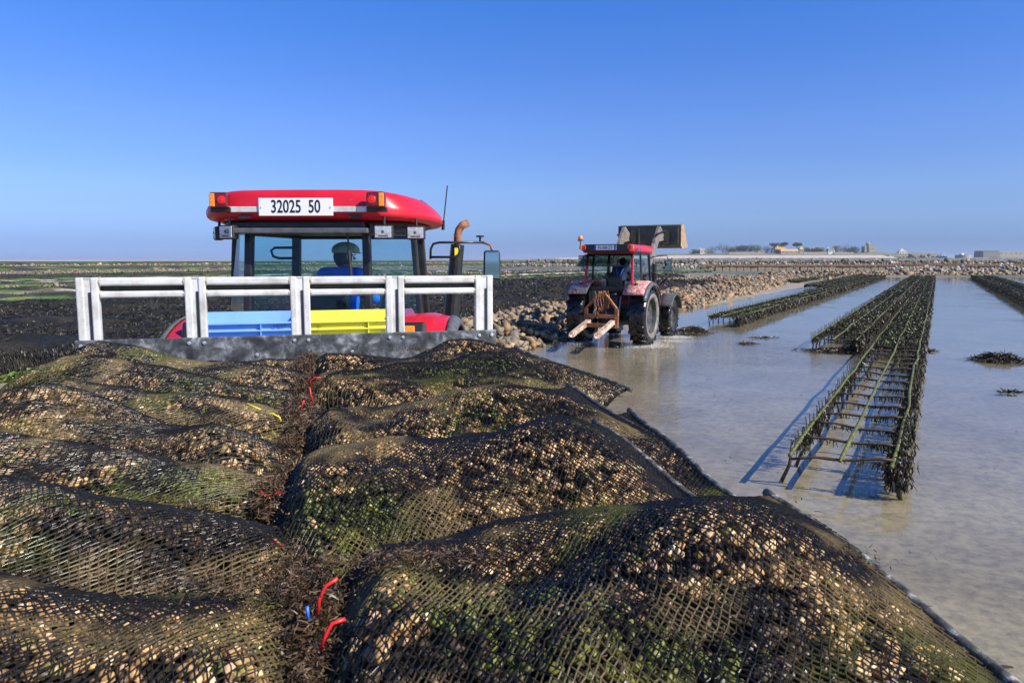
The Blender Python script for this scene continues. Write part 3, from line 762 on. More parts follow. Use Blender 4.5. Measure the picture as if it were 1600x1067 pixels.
terrain('island', [(930, [(1290, 404), (1330, 402), (1420, 401), (1500, 406)]), (1040, [(1290, 402), (1330, 399), (1420, 396), (1500, 404)]), (1150, [(1290, 402), (1330, 398.5), (1420, 395), (1500, 404)]), (1330, [(1290, 402), (1330, 398.3), (1420, 395), (1500, 404)]), (1355, [(1290, 402), (1330, 398), (1420, 392.5), (1500, 404)]), (1385, [(1290, 402), (1330, 397), (1420, 395), (1500, 404)]), (1430, [(1290, 402), (1330, 397), (1420, 394.5), (1500, 404)]), (1462, [(1290, 403), (1330, 399), (1420, 396), (1500, 404)]), (1480, [(1290, 405), (1330, 403), (1420, 402), (1500, 405)])], M_DUNE, 63, 0.2)
terrain('far_sand_bank', [(-60, [(1500, 408.4), (1900, 407.0), (2100, 406.2), (2400, 406.5)]), (120, [(1500, 408), (1900, 406.8), (2100, 406.1), (2400, 406.7)]), (200, [(1500, 408), (1900, 407.2), (2100, 406.3), (2400, 406.8)]), (500, [(1500, 408.2), (1900, 407.6), (2100, 407.0), (2400, 407.2)])], M_BEACH, 64)
terrain('far_shore', [(600, [(1500, 407.6), (1900, 407.0), (2100, 406.2), (2400, 406.8)]), (780, [(1500, 407.4), (1900, 406.2), (2100, 405.2), (2400, 406.2)]), (870, [(1500, 407), (1900, 405.5), (2100, 404.3), (2400, 406)]), (960, [(1500, 407), (1900, 404.6), (2100, 402.8), (2400, 405)])], M_DUNE, 65)
# dark rock reef in front of the boat
rubble('dark rock reef on the shore between white house and blue boat', [depth(x, 401, 1260) for x in (1375, 1420, 1470)], 40, 9.5, 5.0, 700, 66, cat='reef', name='rock_reef', cols=np.array([[0.08, 0.08, 0.08], [0.16, 0.14, 0.12], [0.28, 0.24, 0.2], [0.10, 0.11, 0.07]]))

M_STONEW = mat('island_stone', [(0.3, (0.26, 0.23, 0.19)), (0.7, (0.40, 0.36, 0.29))], 0.4, 0.9)
M_OCHRE = mat('lichen_ochre_roof', [(0.3, (0.46, 0.28, 0.11)), (0.7, (0.58, 0.37, 0.16))], 0.4, 0.9)
M_SLATE = mat('slate_roof', [(0.3, (0.12, 0.13, 0.15)), (0.7, (0.2, 0.2, 0.22))], 0.4, 0.8)
M_WHITEW = mat('whitewashed_wall', [(0.3, (0.6, 0.58, 0.52)), (0.7, (0.75, 0.73, 0.68))], 0.4, 0.9)
M_DARKWIN = mat('dark_window', (0.03, 0.035, 0.04), rough=0.2)
def house(label, px0, px1, py_base, py_eave, py_ridge, D, wall, roof, group=None, chim=True, hip=False, wins=3, cat='house', name='stone_house'):
    x0, x1 = fx(px0, D), fx(px1, D); zb, ze, zr = fz(py_base, D) - 2, fz(py_eave, D), fz(py_ridge, D)
    wd = x1 - x0; dp = 9.0; cx = (x0 + x1) / 2
    root = empty(name, (cx, D, zb), 0, label, cat, group)
    h = ze - zb; rh = zr - ze
    MB().box((0, 0, h / 2), (wd, dp, h)).build('wall', wall, root)
    ins = wd * 0.36 if hip else 0.0
    MB().add([(-wd / 2 - .3, -dp / 2 - .4, h), (wd / 2 + .3, -dp / 2 - .4, h), (wd / 2 + .3, dp / 2 + .4, h), (-wd / 2 - .3, dp / 2 + .4, h), (-wd / 2 + ins, 0, h + rh), (wd / 2 - ins, 0, h + rh)],
             [(0, 1, 5, 4), (2, 3, 4, 5), (1, 2, 5), (3, 0, 4), (3, 2, 1, 0)]).build('roof', roof, root)
    if chim:
        for k in ((-1, 1) if hip else (-1,)):
            MB().box((k * (wd / 2 - ins - 1), 0.3, h + rh + 0.8), (1.6, 1.2, 3.0)).build('chimney', wall, root)
    for k in range(wins):
        MB().box((-wd / 2 + wd * (k + 0.5) / wins, -dp / 2 - 0.02, h * 0.72), (min(1.6, wd / wins * .4), 0.16, min(2.0, h * .3))).build('window', M_DARKWIN, root)
    return root
house('large stone house with steep ochre hipped roof and twin chimneys among the pines', 1203, 1224, 395, 389, 382.5, 1400, M_STONEW, M_OCHRE, hip=True)
house('long low barn with ochre roof right of the hipped-roof house', 1216, 1243, 396, 392.5, 389, 1380, M_STONEW, M_OCHRE, chim=False, wins=4, name='barn', cat='barn')
house('small square stone tower house with ochre pyramid roof beside the barn', 1244.5, 1251.5, 395, 389.5, 385, 1400, M_STONEW, M_OCHRE, chim=False, hip=True, wins=2)
house('distant houses with tan roof behind green bushes right of the tower house', 1266, 1280, 395, 389.5, 386.5, 1450, M_STONEW, M_OCHRE, chim=False, wins=3)
house('white gabled cottage at the right end of the long wall', 1289, 1299, 396, 391.5, 387.5, 1380, M_WHITEW, M_SLATE, wins=2, name='cottage', cat='cottage')
house('small grey gabled house at the left end of the trees', 1091, 1102, 395, 392, 388.5, 1400, M_WHITEW, M_STONEW, wins=2, name='cottage', cat='cottage')
house('white house with two dormers standing alone right of the old tower', 1398.5, 1411, 396, 393, 389.8, 1400, M_WHITEW, mat('pale_roof', (0.42, 0.38, 0.28), rough=0.9), hip=True, wins=3)
house('low flat stone building in front of the trees on the island', 1176, 1190, 396, 391.8, 391.2, 1390, M_STONEW, M_STONEW, chim=False, wins=2, name='stone_building', cat='building')
def wall_thing(label, px0, px1, pyb, pyt, D, m=None, name='boundary_wall'):
    x0, x1 = fx(px0, D), fx(px1, D); zb = fz(pyb, D) - 2; zt = fz(pyt, D); mb = MB()
    n = max(3, int((x1 - x0) / 12))
    for i in range(n):
        a = x0 + (x1 - x0) * i / n; c = x0 + (x1 - x0) * (i + 1) / n
        mb.box(((a + c) / 2, D, (zb + zt) / 2 + rg.uniform(-.15, .15)), (c - a - .15, 1.5 + rg.uniform(0, .2), zt - zb))
    return tag(mb.build(name, m or M_STONEW), label, 'wall')
wall_thing('long low stone boundary wall left of the low building', 1136, 1178, 397, 393.6, 1370)
wall_thing('stone boundary wall stretching between tower house and white cottage', 1252, 1289, 397, 393.4, 1372)
wall_thing('stone boundary wall running right of the white cottage', 1300, 1330, 397, 393.6, 1374)
# old round-turreted tower
root = empty('fort_tower', (fx(1353), DI, fz(394)), 0, 'old square stone tower with round turret on a green mound', 'tower')
u_ = DI / F
mb = MB().box((0, 0, 5.5), (17.5 * u_, 14, 11.5)); mb.build('tower_body', M_STONEW, root)
for k in range(4):
    MB().box((-1.0 + k * 3.6, -6.3, 12.1), (2.2, 1.4, 1.8)).build('merlon', M_STONEW, root)
MB().lathe([(0.01, 0), (3.4, 0), (3.3, 15), (3.6, 15.4), (3.4, 16.5), (2.4, 18.4), (0.01, 19)], 16, 'Z', (-4.2, -5, 0), closed=False).build('turret', M_STONEW, root, smooth=True)
for k in range(3): MB().box((1 + k * 3.2, -7.02, 6.5), (0.9, 0.2, 1.8)).build('window', M_DARKWIN, root)
# sea fort at the right edge, small round bunker with white dome, boat
root = empty('sea_fort', (fx(1570, 1500), 1500, 0), 0, 'long low stone sea fort with grassed top at the right horizon', 'fort')
u5 = 1500 / F
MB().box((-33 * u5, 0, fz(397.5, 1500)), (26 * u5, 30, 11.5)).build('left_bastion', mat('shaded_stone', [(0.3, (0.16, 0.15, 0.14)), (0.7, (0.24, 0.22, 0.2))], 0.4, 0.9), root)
MB().box((12 * u5, 8, fz(397.5, 1500)), (62 * u5, 30, 12.5)).build('long_wall', M_STONEW, root)
MB().box((-33 * u5, 2, fz(397.5, 1500) + 6.5), (25 * u5, 26, 2)).build('grass_top', M_GRASSD, root)
for k in range(9): MB().box(((-14 + k * 7.5) * u5, -7.1, fz(397.5, 1500) + 2.5), (1.6, 0.3, 2.0)).build('gun_port', M_DARKWIN, root)
root = empty('bunker', (fx(1500, 1250), 1250, fz(405, 1250)), 0, 'round stone bunker with small white dome on the shore', 'bunker')
MB().lathe([(0.01, 0), (12.2, 0), (11.6, 7.2), (11.8, 7.6), (0.01, 7.8)], 24, 'Z', closed=False).build('round_wall', M_STONEW, root, smooth=False)
MB().lathe([(3.6, 7.6), (3.4, 9.2), (2.4, 10.4), (0.01, 10.8)], 16, 'Z', (-5, -4, 0), closed=False).build('white_dome', M_WHITEW, root, smooth=True)
root = empty('fishing_boat', (fx(1467.5, 1140), 1140, fz(403.2, 1140)), R(60), 'blue and white fishing boat beached on the shore before the point', 'boat')
ub = 1200 / F
M_BHULL = mat('turquoise_hull', (0.03, 0.34, 0.45), rough=0.4); M_BWH = mat('white_boat_paint', (0.8, 0.8, 0.8), rough=0.4)
root.scale = (1.3, 1.3, 1.3)
rings = []
for t_ in np.linspace(0, 1, 8):
    hw = 2.3 * (1 - (abs(t_ - 0.4) / 0.62) ** 2.4) if t_ > 0.4 else 2.1 + 0.2 * t_ / 0.4
    hw = max(hw, 0.1); y = -5 + 10 * t_; sh = 2.4 + 1.3 * t_ ** 2
    rings.append([(-hw, y, sh), (-hw * 0.75, y, sh * 0.45), (-0.15, y, 0.1), (0.15, y, 0.1), (hw * 0.75, y, sh * 0.45), (hw, y, sh)])
MB().loft(rings).build('hull', M_BHULL, root)
MB().box((0, 0, 2.75), (3.6, 8.5, 0.5)).build('bulwark', M_BWH, root, bevel=0.1)
wh = MB().box((0, 1.0, 4.2), (2.6, 3.0, 2.6)).build('wheelhouse', M_BWH, root, bevel=0.15)
MB().box((0, -0.53, 4.8), (2.0, 0.1, 0.8)).build('window', M_DARKWIN, wh)
MB().tube([(0, -2.5, 2.5), (0, -2.5, 7.4)], 0.13).build('mast', M_BWH, root)

# trees on the island
def tree(label, px, py_base, py_top, wpx, D, kind, seed, name='tree', group='trees and bushes on the island'):
    rg_ = np.random.default_rng(seed); x, z0, z1 = fx(px, D), fz(py_base, D), fz(py_top, D); hgt = z1 - z0; wd = wpx / F * D * 1.25; hgt *= 1.1
    root = empty(name, (x, D, z0), 0, label, 'tree', group)
    tb = 0.25 if kind in ('bush', 'bare') else 0.45
    if kind == 'umbrella': tb = 0.62
    mb = MB(); mb.tube([(0, 0, -1.5), (0.2, 0, hgt * tb * .6), (0.5, 0.1, hgt * (tb + .15))], [0.55, 0.42, 0.25], 7)
    for k in range(4):
        a = k * 1.6 + seed; mb.tube([(0.2, 0, hgt * tb * .6), (math.cos(a) * wd * .22, math.sin(a) * wd * .2, hgt * (tb + .3))], [0.25, 0.08], 5)
    mb.build('trunk', mat('bark', (0.09, 0.075, 0.06), rough=0.9), root)
    n = 1100 if kind != 'bare' else 800; nc = 9
    cz = hgt * (0.80 if kind == 'umbrella' else 0.52)
    ce = rg_.normal(0, 1, (nc, 3)) * [wd * .22, wd * .16, hgt * (0.05 if kind == 'umbrella' else .15)] + [0, 0, cz]
    rad_ = rg_.uniform(.20, .34, nc) * wd
    ci = rg_.integers(0, nc, n); d = rg_.normal(size=(n, 3)); d /= np.linalg.norm(d, axis=1)[:, None]
    P = ce[ci] + d * (rad_[ci] * rg_.random(n) ** .4)[:, None] * [1, 1, 0.45 if kind == 'umbrella' else 0.75]
    P[:, 2] = np.clip(P[:, 2], 0.2, hgt * 1.02)
    cols = {'pine': [[0.015, 0.035, 0.012], [0.022, 0.045, 0.015]], 'umbrella': [[0.025, 0.05, 0.02], [0.035, 0.065, 0.025]], 'bush': [[0.035, 0.075, 0.018], [0.06, 0.10, 0.02], [0.025, 0.055, 0.014]],
            'bare': [[0.13, 0.10, 0.085], [0.16, 0.12, 0.10], [0.10, 0.08, 0.06]]}[kind]
    V_, F_, C_ = fronds(P, d + rg_.normal(0, .6, (n, 3)), rg_.uniform(.8, 1.8, n), rg_.uniform(.6, 1.3, n) * (0.5 if kind == 'bare' else 1), rg_, pick(cols, n, rg_))
    link('crown', mesh_np('crown', V_, F_, C_), M_ALGA, root)
T_ = [('reddish-brown rounded tree at the left of the island wood', 1110, 397, 386.5, 17, 'bare'), ('tall bare brown tree, highest in the left part of the wood', 1127, 397, 380.5, 20, 'bare'),
      ('low dark green bush at the left edge of the island', 1085, 398, 391, 14, 'bush'), ('green bush right of the tall bare tree', 1141, 396, 387, 15, 'bush'), ('dark pine behind the low stone wall', 1156, 395, 384.5, 15, 'pine'),
      ('broad bright green tree left of the low building', 1169, 395, 384, 17, 'bush'), ('grey bare shrub above the low building', 1182, 394, 386, 10, 'bare'), ('pale grey-green tree just left of the hipped-roof house', 1196, 396, 384.5, 15, 'bare'),
      ('umbrella pine left of the twin chimneys', 1207, 394, 381, 11, 'umbrella'), ('umbrella pine right of the twin chimneys', 1221, 392, 380, 11, 'umbrella'), ('leaning umbrella pine above the barn', 1242, 394, 380, 13, 'umbrella'),
      ('small dark conifer before the hipped-roof house', 1212, 397, 389, 8, 'pine'), ('row of dark green shrubs right of the tower house', 1259, 396, 387.5, 14, 'bush'), ('olive bushes before the distant tan roofs', 1276, 396, 388.5, 18, 'bush'),
      ('bare mauve tree right of the white cottage', 1302, 396, 382, 12, 'bare'), ('tall bare mauve tree between cottage and dark pine', 1315, 396, 382.5, 15, 'bare'), ('round dark evergreen tree left of the old tower', 1326, 398, 385.5, 18, 'pine')]
for i, (lb, px, pb, pt, wp_, kd) in enumerate(T_):
    tree(lb, px, pb, pt, wp_, 1392 + (i * 7 % 5) * 3, kd, 500 + i, {'pine': 'pine_tree', 'umbrella': 'umbrella_pine', 'bush': 'bush', 'bare': 'bare_tree'}[kd])

# ================================================================== OYSTER RACKS IN THE POOLS
M_BARALG = mat('algae_coated_rebar', [(0.34, (0.035, 0.03, 0.012)), (0.46, (0.075, 0.085, 0.012)), (0.62, (0.14, 0.16, 0.02))], 16, 0.6, bump=0.8, bscale=60, bdist=0.01)
M_BARRUST = mat('weedy_rusty_bar', [(0.3, (0.035, 0.025, 0.015)), (0.55, (0.08, 0.05, 0.03)), (0.75, (0.10, 0.12, 0.03))], 14, 0.7, bump=0.8, bscale=70, bdist=0.008)
def rack(label, q0, q1, s0, s1, seed, hz=0.32, weed=1.0, open_until=14.0, pins=True, near_parts=True):
    rg_ = np.random.default_rng(seed); org = tq(s0, (q0 + q1) / 2)
    rz = math.atan2(TD.y, TD.x)                        # local x along the rack, local y to the left
    root = empty('oyster_rack', org, rz, label, 'oyster rack', 'steel oyster racks standing in the pools')
    L = s1 - s0; hw = (q1 - q0) / 2
    rails = []
    for k, y in enumerate((hw, 0.0, -hw)):
        xs_ = np.arange(-0.12, L, 1.1 if near_parts else 1.8)
        pts = [(x, y + rg_.normal(0, 0.012), hz + rg_.normal(0, 0.010)) for x in xs_]
        MB().tube(pts, [0.019 * rg_.uniform(0.75, 1.25) for _ in xs_], 6).build('rail', M_BARALG, root, smooth=True)
    step = 0.78; n = int(L / step); lim = int((42 - s0) / step) if near_parts else 0
    rung = leg = pin = None; far = MB()
    for i in range(n):
        x = i * step + 0.05 + rg_.normal(0, 0.04)
        if i < lim:
            if rung is None:
                o = MB().tube([(0, -hw + k * hw / 4, 0.012 * math.sin(k * 1.3)) for k in range(9)], [0.013, 0.017, 0.012, 0.016, 0.013, 0.018, 0.012, 0.016, 0.014], 6).build('rung', M_BARRUST, root, smooth=True); rung = o.data
            else:
                o = bpy.data.objects.new('rung', rung); COL.objects.link(o); o.parent = root
            o.location = (x, 0, hz - 0.022 + rg_.normal(0, 0.008)); o.rotation_euler = (rg_.normal(0, 0.04), 0, rg_.normal(0, 0.07))
            for sy in (-1, 1):
                if leg is None:
                    o = MB().tube([(0, 0, 0), (0.02, 0.02, -hz * 0.5), (-0.02, 0.05, -hz - 0.08)], [0.014, 0.018, 0.022], 6).build('leg', M_BARRUST, root, smooth=True); leg = o.data
                else:
                    o = bpy.data.objects.new('leg', leg); COL.objects.link(o); o.parent = root
                o.location = (x, sy * hw, hz - 0.01); o.rotation_euler = (rg_.normal(0, 0.12), rg_.normal(0, 0.12), rg_.uniform(0, 6.28))
        else:
            far.bar((x, -hw, hz), (x, hw, hz), 0.03, 0.03)
            for sy in (-1, 1): far.bar((x, sy * hw, hz), (x + 0.03, sy * hw, -0.06), 0.03, 0.03)
    if pins:
        m = int(L / 0.27)
        for i in range(m):
            x = i * 0.27 + rg_.normal(0, 0.03)
            if i * 0.27 < 30 - s0 * 0.4 and near_parts and i < 95:
                if pin is None:
                    o = MB().tube([(0, 0, -0.03), (0.004, 0, 0.07), (0, 0.006, 0.15)], [0.009, 0.007, 0.006], 5).build('pin', M_BARRUST, root); pin = o.data
                else:
                    o = bpy.data.objects.new('pin', pin); COL.objects.link(o); o.parent = root
                o.location = (x, hw + 0.015, hz); o.rotation_euler = (rg_.normal(0, 0.08), rg_.normal(0, 0.08), 0); o.scale = (1, 1, rg_.uniform(0.6, 1.15))
            else:
                far.bar((x, hw + 0.015, hz), (x + rg_.normal(0, .01), hw + 0.015, hz + rg_.uniform(0.08, 0.16)), 0.018, 0.018)
    if far.v: tag(far.build('far_bars', M_BARRUST, root), kind='stuff')
    # hanging wrack: thick curtain on the right side, lighter on the left, closing over the top further off
    def put(nm, n_, yf, zf, x_pow, Lr, Wr, cols, greens=0.0, x_lo=0.0, down=True):
        X = x_lo + (L - x_lo) * rg_.random(n_) ** x_pow
        cl = np.round(X / 0.23) * 0.23 + rg_.normal(0, 0.05, n_); X = np.where(rg_.random(n_) < 0.6, cl, X)
        Y = yf(n_); Z = zf(n_)
        D = np.stack([rg_.normal(0, .35, n_), rg_.normal(0, .35, n_), np.full(n_, -1.0) if down else rg_.normal(0, 0.4, n_)], 1)
        sc = 0.7 + np.clip((s0 + X) / 30, 0, 1.6)
        Lh = rg_.uniform(*Lr, n_) * np.minimum(sc, 1.25)
        c = pick(cols, n_, rg_, var=0.4); gm = rg_.random(n_) < greens; c[gm] = pick(ALGA * 0.7, gm.sum(), rg_)
        V_, F_, C_ = fronds(np.stack([X, Y, Z], 1), D, Lh, rg_.uniform(*Wr, n_) * sc, rg_, c)
        V_[:, 2] = np.maximum(V_[:, 2], -0.03)
        tag(link(nm, mesh_np(nm, V_, F_, C_), M_WEED, root), kind='stuff')
    W2 = WEED * np.array([1.15, 0.95, 0.75]) + 0.002
    put('seaweed', int(22000 * weed), lambda n_: -hw - 0.02 + rg_.normal(0, 0.045, n_), lambda n_: hz * rg_.uniform(0.35, 1.08, n_), 1.9, (0.035, 0.11), (0.008, 0.022), W2, 0.04)
    put('seaweed', int(3500 * weed), lambda n_: hw + rg_.normal(0, 0.03, n_), lambda n_: hz * rg_.uniform(0.7, 1.05, n_), 1.5, (0.04, 0.13), (0.008, 0.02), W2, 0.12, x_lo=0.5 if near_parts else 0)
    if near_parts:                                     # ragged tufts along every rung and on the first one
        m_ = int(3000 * weed); X = np.round(rg_.uniform(0, min(L, 24), m_) / step) * step + 0.05 + rg_.normal(0, .02, m_)
        Y = -hw + np.abs(rg_.normal(0, .5, m_)) * hw; Y = np.where(rg_.random(m_) < .3, rg_.uniform(-hw, hw, m_), Y); Y = np.clip(Y, -hw, hw)
        D = np.stack([rg_.normal(0, .3, m_), rg_.normal(0, .3, m_), np.full(m_, -1.0)], 1); c = pick(W2, m_, rg_, var=.4); gm = rg_.random(m_) < .15; c[gm] = pick(ALGA * .6, gm.sum(), rg_)
        V_, F_, C_ = fronds(np.stack([X, Y, np.full(m_, hz - .015)], 1), D, rg_.uniform(.02, .10, m_), rg_.uniform(.006, .018, m_), rg_, c)
        tag(link('seaweed', mesh_np('seaweed', V_, F_, C_), M_WEED, root), kind='stuff')
    xo = max(0.0, open_until - s0)
    put('seaweed', int(13000 * weed), lambda n_: rg_.uniform(-hw, hw, n_), lambda n_: hz * rg_.uniform(0.85, 1.12, n_), 1.5, (0.05, 0.14), (0.012, 0.032), W2, 0.20, x_lo=xo)
    return root
rack('nearest steel oyster rack, its near end bare, green with algae and standing over its shadow', 0.25, 1.18, 7.75, 108, 70, open_until=19, weed=1.2)
rack('shorter oyster rack just left of the nearest one, with rows of upright pins', 1.62, 2.62, 19.6, 107, 71, weed=0.9, open_until=22)
rack('low oyster rack starting beside the second tractor, pins along its far side', 5.85, 6.9, 25.8, 108, 72, weed=0.9, open_until=27)
rack('far oyster rack hugging the tan stone bank, leftmost in the pools', 14.0 - 2.6, 14.9 - 2.6, 74, 112, 73, weed=0.4, open_until=0, near_parts=False)
rack('far short oyster rack right of the leftmost one', 7.9, 9.0, 62, 110, 74, weed=0.4, open_until=0, near_parts=False)
rack('weed-covered oyster rack at the right edge, nearer the viewer', -4.75, -3.75, 22, 110, 75, weed=1.2, open_until=0)
rack('weed-covered oyster rack at the right edge, behind its neighbour', -6.15, -5.1, 24, 110, 76, weed=1.1, open_until=0)
# heaps of stones and weed under the start of the second rack and in the water
def clump(label, px, py, rx, ry, hgt, seed, n=900, name='seaweed_clump', nst=12, cols=None):
    rg_ = np.random.default_rng(seed); c = ground(px, py)
    root = empty(name, c, 0, label, 'seaweed')
    P = rg_.normal(0, 0.42, (n, 2)); r2 = np.minimum((P ** 2).sum(1), 1.2)
    Pz = hgt * np.clip(1 - r2, 0, 1) * rg_.uniform(0.3, 1, n)
    D = np.stack([P[:, 0] + rg_.normal(0, .5, n), P[:, 1] + rg_.normal(0, .5, n), rg_.normal(-0.1, .25, n)], 1)
    V_, F_, C_ = fronds(np.stack([P[:, 0] * rx, P[:, 1] * ry, Pz + 0.005], 1), D, rg_.uniform(.04, .12, n), rg_.uniform(.012, .03, n), rg_, pick(cols if cols is not None else WEED * 1.5, n, rg_))
    V_[:, 2] = np.maximum(V_[:, 2], 0.003)
    tag(link('seaweed', mesh_np('seaweed', V_, F_, C_), M_WEED, root), kind='stuff')
    for k in range(nst):
        o = bpy.data.objects.new('stone', ROCKMESH[rg_.integers(0, 30)]); COL.objects.link(o); o.parent = root
        a = rg_.uniform(0, 6.28); r_ = rg_.uniform(0, .7)
        o.location = (math.cos(a) * rx * r_, math.sin(a) * ry * r_, hgt * .3 * (1 - r_)); o.scale = [rg_.uniform(.08, .2)] * 3; o.rotation_euler = (a, r_, a)
BRW = np.array([[0.03, 0.022, 0.012], [0.05, 0.035, 0.016], [0.07, 0.06, 0.02]])
clump('heap of dark weed and green-topped stones in the shallows at the right edge', 1560, 563, 0.55, 0.5, 0.16, 80, 1500)
clump('brown weed heap at the near end of the low rack beside the second tractor', 1082, 520, 0.55, 0.5, 0.2, 81, 1300, cols=BRW)
clump('small strand of dark weed in the water below the right-hand heap', 1578, 613, 0.2, 0.06, 0.012, 82, 160, nst=1)
clump('stony dark weed litter under the near end of the shorter rack', 1310, 549, 0.9, 0.5, 0.08, 83, 1100, cols=BRW, nst=26)
clump('little brown weed patch on the water left of the shorter rack', 1168, 537, 0.28, 0.16, 0.03, 84, 160, cols=BRW, nst=3)
clump('thin brown weed patch left of the low rack', 1190, 528, 0.35, 0.10, 0.02, 85, 160, cols=BRW, nst=2)
clump('dark weed lump right of the nearest rack, close to its side', 1454, 549, 0.10, 0.08, 0.05, 86, 90, nst=2)
# loose fronds and scraps lying about on the sand
rg_ = np.random.default_rng(88); n = 620
X = rg_.uniform(-1, 24, n); Y = rg_.uniform(3.0, 30, n) ; keep = (X * TN.x + Y * TN.y < 8.0) & (X > -0.2 * Y + 1.5)
X, Y = X[keep], Y[keep]; n = len(X)
V_, F_, C_ = fronds(np.stack([X, Y, np.full(n, 0.004)], 1), np.stack([rg_.normal(size=n), rg_.normal(size=n), np.zeros(n)], 1), rg_.uniform(.015, .09, n), rg_.uniform(.008, .04, n), rg_, pick(np.concatenate([BRW, WEED, ALGA[:1] * .5]), n, rg_))
V_[:, 2] = 0.004 + rg_.uniform(0, .004, len(V_))
tag(link('weed_scraps', mesh_np('weed_scraps', V_, F_, C_), M_WEED), 'scraps of brown and green weed scattered over the flooded sand', 'seaweed', kind='stuff')

# ================================================================== TRAILER
TRZ = R(15.8)
def tp(b_, a_, z): return TB * b_ + TA * a_ + Vector((0, 0, z))
trailer = empty('oyster_trailer', (0, 0, 0), TRZ, 'flat farm trailer with aluminium railing and scratched black headboard, loaded with oyster bags', 'trailer')
RT = H - 0.088; PT = H - 0.405; RA = 4.20
cl = [-1.055, -0.548, -0.018, 0.497, 1.014]
for i, b_ in enumerate(cl):
    for k in (-1, 1):
        MB().box((b_ + k * 0.034, RA, (RT + PT) / 2 - 0.03), (0.036, 0.045, RT - PT + 0.06)).build('post', M_ALU, trailer, bevel=0.006)
    MB().box((b_ - 0.002, RA - 0.006, (RT + PT) / 2 - 0.033), (0.040, 0.02, RT - PT + 0.054)).build('web_plate', M_ALU, trailer, bevel=0.002)
    MB().box((b_ + 0.010, RA - 0.013, (RT + PT) / 2 - 0.06), (0.010, 0.016, RT - PT - 0.03)).build('dark_slot', M_BLACK, trailer)  # darkness of the open post slot, drawn as a black bar
    MB().box((b_, RA, RT - 0.004), (0.030, 0.040, 0.006)).build('end_plate', M_ALU, trailer)
for i in range(4):
    x0, x1 = cl[i] + 0.052, cl[i + 1] - 0.052
    for zz, r_ in ((RT - 0.022, 0.0215), (RT - 0.088, 0.018)):
        MB().box(((x0 + x1) / 2, RA, zz), (x1 - x0, r_ * 2, r_ * 2)).build('rail', M_ALU, trailer, bevel=0.012, seg=3, smooth=False)
        for xe in (x0 + 0.004, x1 - 0.004):
            MB().lathe([(0.003, -0.006), (r_ * 1.15, -0.004), (r_ * 1.2, 0.004), (0.003, 0.006)], 10, 'X', (xe, RA, zz)).build('weld', M_WELD, trailer)
    MB().box(((x0 + x1) / 2, RA + 0.034, RT - 0.055), (x1 - x0 + 0.01, 0.012, 0.042)).build('rail_board', mat('mossy_dark_board', [(0.35, (0.018, 0.02, 0.014)), (0.7, (0.05, 0.055, 0.04))], 18, 0.7), trailer)
# headboard: scratched black plastic board
mb = MB(); nb = 44
MB().box((-0.02, RA - 0.002 - 0.034, PT - 0.20), (2.20, 0.022, 0.40)).build('headboard', M_HDPE, trailer, bevel=0.004)
for b_ in cl:
    for k in (-1, 1):
        MB().lathe([(0.001, -0.004), (0.009, -0.003), (0.010, 0.002), (0.001, 0.003)], 10, 'Y', (b_ + k * 0.037, RA - 0.050, PT - 0.028)).build('bolt', M_BOLT, trailer)
for b_ in (-0.80, -0.25, 0.25, 0.75):
    MB().lathe([(0.001, -0.004), (0.009, -0.003), (0.010, 0.002), (0.001, 0.003)], 10, 'Y', (b_, RA - 0.050, PT - 0.10)).build('bolt', M_BOLT, trailer)
DZ = H - 0.80
MB().box((0, 1.2, DZ - 0.05), (2.16, 6.2, 0.10)).build('deck', M_DECK, trailer)
for k in (-1, 1):
    MB().box((k * 1.06, 1.2, DZ - 0.09), (0.06, 6.2, 0.16)).build('side_beam', M_GALV, trailer, bevel=0.008)
MB().box((0, RA + 0.05, DZ + 0.15), (2.1, 0.06, 0.45)).build('front_frame', M_GALV, trailer)
MB().tube([(0, 4.0, DZ - 0.2), (0.0, 5.0, DZ - 0.55), (0.10, 5.55, 0.62)], 0.06, 8).build('drawbar', M_GALV, trailer)
for b0, b1, nm in ((-0.66, 0.62, 'shelf'),):
    MB().box(((b0 + b1) / 2, 5.02, H - 0.492), (b1 - b0, 1.28, 0.035)).build(nm, M_FRAME, trailer)
for b_ in (-0.5, 0.4):
    MB().bar((b_, 4.25, DZ - 0.05), (b_, 5.4, H - 0.60), 0.05, 0.05).build('shelf_brace', M_FRAME, trailer)
